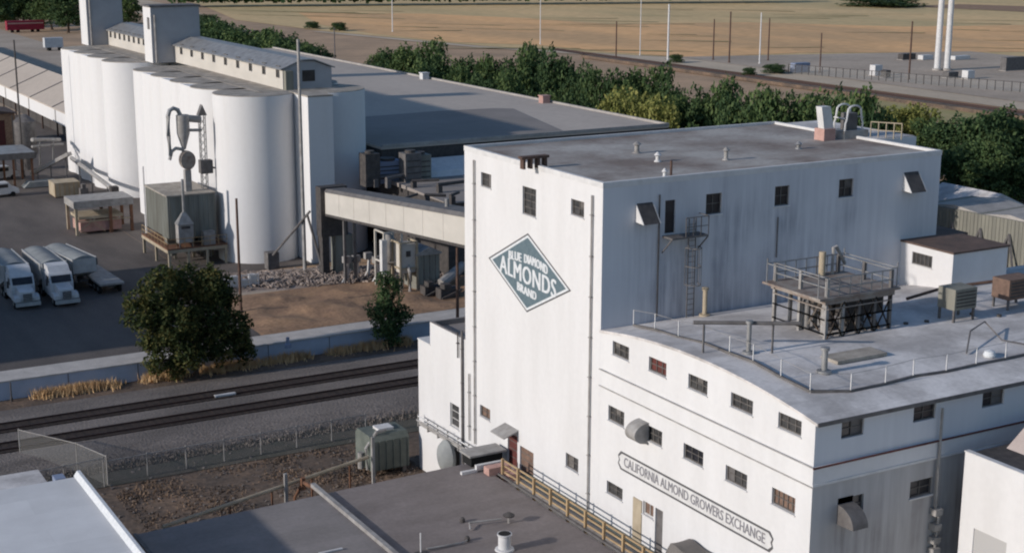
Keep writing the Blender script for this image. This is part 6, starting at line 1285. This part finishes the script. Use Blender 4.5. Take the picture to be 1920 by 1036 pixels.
tp = PZ(726, 648, ZL)
neartree(726, tp[0], 53.9, ZL, [(722, 525, 22, 0), (738, 535, 22, 0), (728, 560, 30, 0), (705, 580, 24, 0), (755, 590, 24, 0), (728, 600, 34, 0), (735, 628, 26, 0), (712, 620, 18, 0)], 7000, .14, 'leaf_dark', 'small_tree', 'small upright dark tree in front of the retaining wall near the tall block', 43, 6.0)
# ================================================================ FAR THINGS
def farline():
    b = MB(); r2 = random.Random(77)
    for px in np.arange(330, 1460, 1.1):
        base = 14-8*(px-380)/1060; p = PZ(px, base, 0); h = r2.uniform(7, 14)
        for _ in range(9):
            c = p+np.array((r2.uniform(-5, 5), r2.uniform(-4, 10), r2.uniform(.3, 1)*h)); s = r2.uniform(.6, 1.6); u = Vector((r2.gauss(0, 1), r2.gauss(0, 1), r2.gauss(0, 1))).normalized(); w_ = u.orthogonal().normalized(); v2 = u.cross(w_)
            C_ = Vector(c); b.add([C_-w_*s, C_+v2*s, C_+w_*s, C_-v2*s], [(0, 1, 2, 3)])
    tag(b.build('far_treeline', 'leaf_dark'), 'dark continuous line of trees along the top edge beyond the field', 'trees', kind='stuff')
farline()
for px, pb, pt_, m, r_, lb in [(1155, 108, 40, 'wood', .22, 'brown pole left of the white field pole'), (1252, 114, 8, 'trim', .3, 'tall white pole standing in the dry field'), (1337, 113, 36, 'wood', .22, 'brown pole right of the white pole, left of a pair'), (1367, 118, 22, 'wood', .24, 'taller brown pole right of the white pole'), (1424, 120, 24, 'trim', .2, 'thin pale pole left of the gravel yard'), (1440, 114, 34, 'wood', .22, 'brown pole beside the thin pale pole'), (1537, 138, 62, 'wood', .2, 'brown pole behind the left part of the gravel yard'), (1704, 150, 40, 'wood', .24, 'brown pole left of the twin steel masts'), (1013, 84, -6, 'trim', .16, 'faint thin pale pole over the middle of the field'), (1200, 104, -6, 'trim', .14, 'faint thin pole between the brown pole and the white pole'), (736, 60, -6, 'trim', .2, 'faint pale pole far left in the field'), (628, 112, 52, 'mid', .2, 'thin grey pole above the near end of the silo gallery'), (845, 150, 112, 'mid', .15, 'thin grey post at the warehouse edge'), (966, 268, 240, 'galv', .1, 'thin rod rising behind the tall block corner')]:
    pole(px, pb, pt_, r_, m, lb, None, 0.1 if px != 966 else 0.0, name='field_pole', cat='pole', r2=r_*.8)
for k, (px, pb) in enumerate(((1757, 132), (1775, 132))):
    p = PZ(px, pb, .2); t_ = thing('steel_mast', ['left', 'right'][k]+' one of the twin thick white steel masts at the upper right', 'mast', (p[0], p[1], .2), 'twin steel masts'); q = MB(); q.tube([(p[0], p[1], .2), (p[0], p[1], 58)], .85, 16, .55); q.build('shaft', 'trim', t_, True); q = MB(); q.lathe(p[0], p[1], [(1.3, .2), (1.3, .7), (1.0, .8)], 16); q.build('footing', 'concrete', t_)
    q = MB(); q.bar((p[0]-4, p[1], 50), (p[0]+4, p[1], 50), .4); q.build('crossarm', 'pipe', t_)
for px, pb, w_, h_, m, lb in [(1500, 136, 5, 2.4, 'blue', 'pale blue cabinet at the left end of the gravel yard'), (1642, 142, 2.5, 2.6, 'trim', 'small white cabinet in the middle of the gravel yard'), (1660, 146, 1.6, 1.8, 'dark', 'small dark box right of the white cabinet'), (1815, 148, 2.4, 2.0, 'trim', 'small pale cabinet right of the twin masts'), (1782, 146, 3.4, 1.4, 'mid', 'low dark cabinet right below the twin masts'), (1900, 132, 8, 3.4, 'mid', 'dark low building at the right end of the gravel yard'), (1735, 112, 4, 1.2, 'trim', 'white barrier board left of the twin masts'), (1800, 112, 6, 1.0, 'trim', 'white barrier board right of the twin masts'), (1700, 112, 5, 1.6, 'dark', 'dark vehicle-sized box behind the gravel yard')]:
    p = PZ(px, pb, .2); t_ = thing('equipment_cabinet', lb, 'cabinet', (p[0], p[1], .2), 'cabinets on the gravel yard'); q = MB(); q.box(p[0]-w_/2, p[0]+w_/2, p[1]-1, p[1]+1, .35, .35+h_); q.build('casing', m, t_); q = MB(); q.box(p[0]-w_/2-.2, p[0]+w_/2+.2, p[1]-1.2, p[1]+1.2, .2, .348); q.build('plinth', 'concrete', t_)
q = MB()
def yardfence(p, q_, n):
    t_ = thing('yard_fence', 'dark post-and-mesh fence around the gravel yard', 'fence', (p[0], p[1], .1)); b = MB()
    for i in range(n+1): c = p+(q_-p)*i/n; b.bar((c[0], c[1], .1), (c[0], c[1], 2.6), .15)
    b.bar((p[0], p[1], 2.5), (q_[0], q_[1], 2.5), .12); b.build('frame', 'dark', t_); b = MB(); b.quad((p[0], p[1], .1), (q_[0], q_[1], .1), (q_[0], q_[1], 2.5), (p[0], p[1], 2.5)); b.build('wire_mesh', 'chain', t_)
yardfence(PZ(1478, 138, .1), PZ(1960, 178, .1), 34)
yr2 = tag(yardfence(PZ(1440, 112, .1), PZ(1960, 108, .1), 40) or bpy.data.objects[-1], None) if False else None
# far railway line beside the lane
t_ = thing('railway_track', 'distant railway track running diagonally beyond the hedge', 'railway track', (197, 200, .1))
for x in (196.2, 197.7): b = MB(); b.box(x-.1, x+.1, -50, 330, .2, .45); b.build('rail', 'rail', t_)
b = MB(); b.box(194.5, 199.4, -50, 330, .125, .2); b.build('trackbed', 'tie', t_)
b = MB(); b.box(188, 191, -50, 300, .125, .9); tag(b.build('earth_bank', 'dirt_dark'), 'dark low earth bank along the distant lane', 'bank')
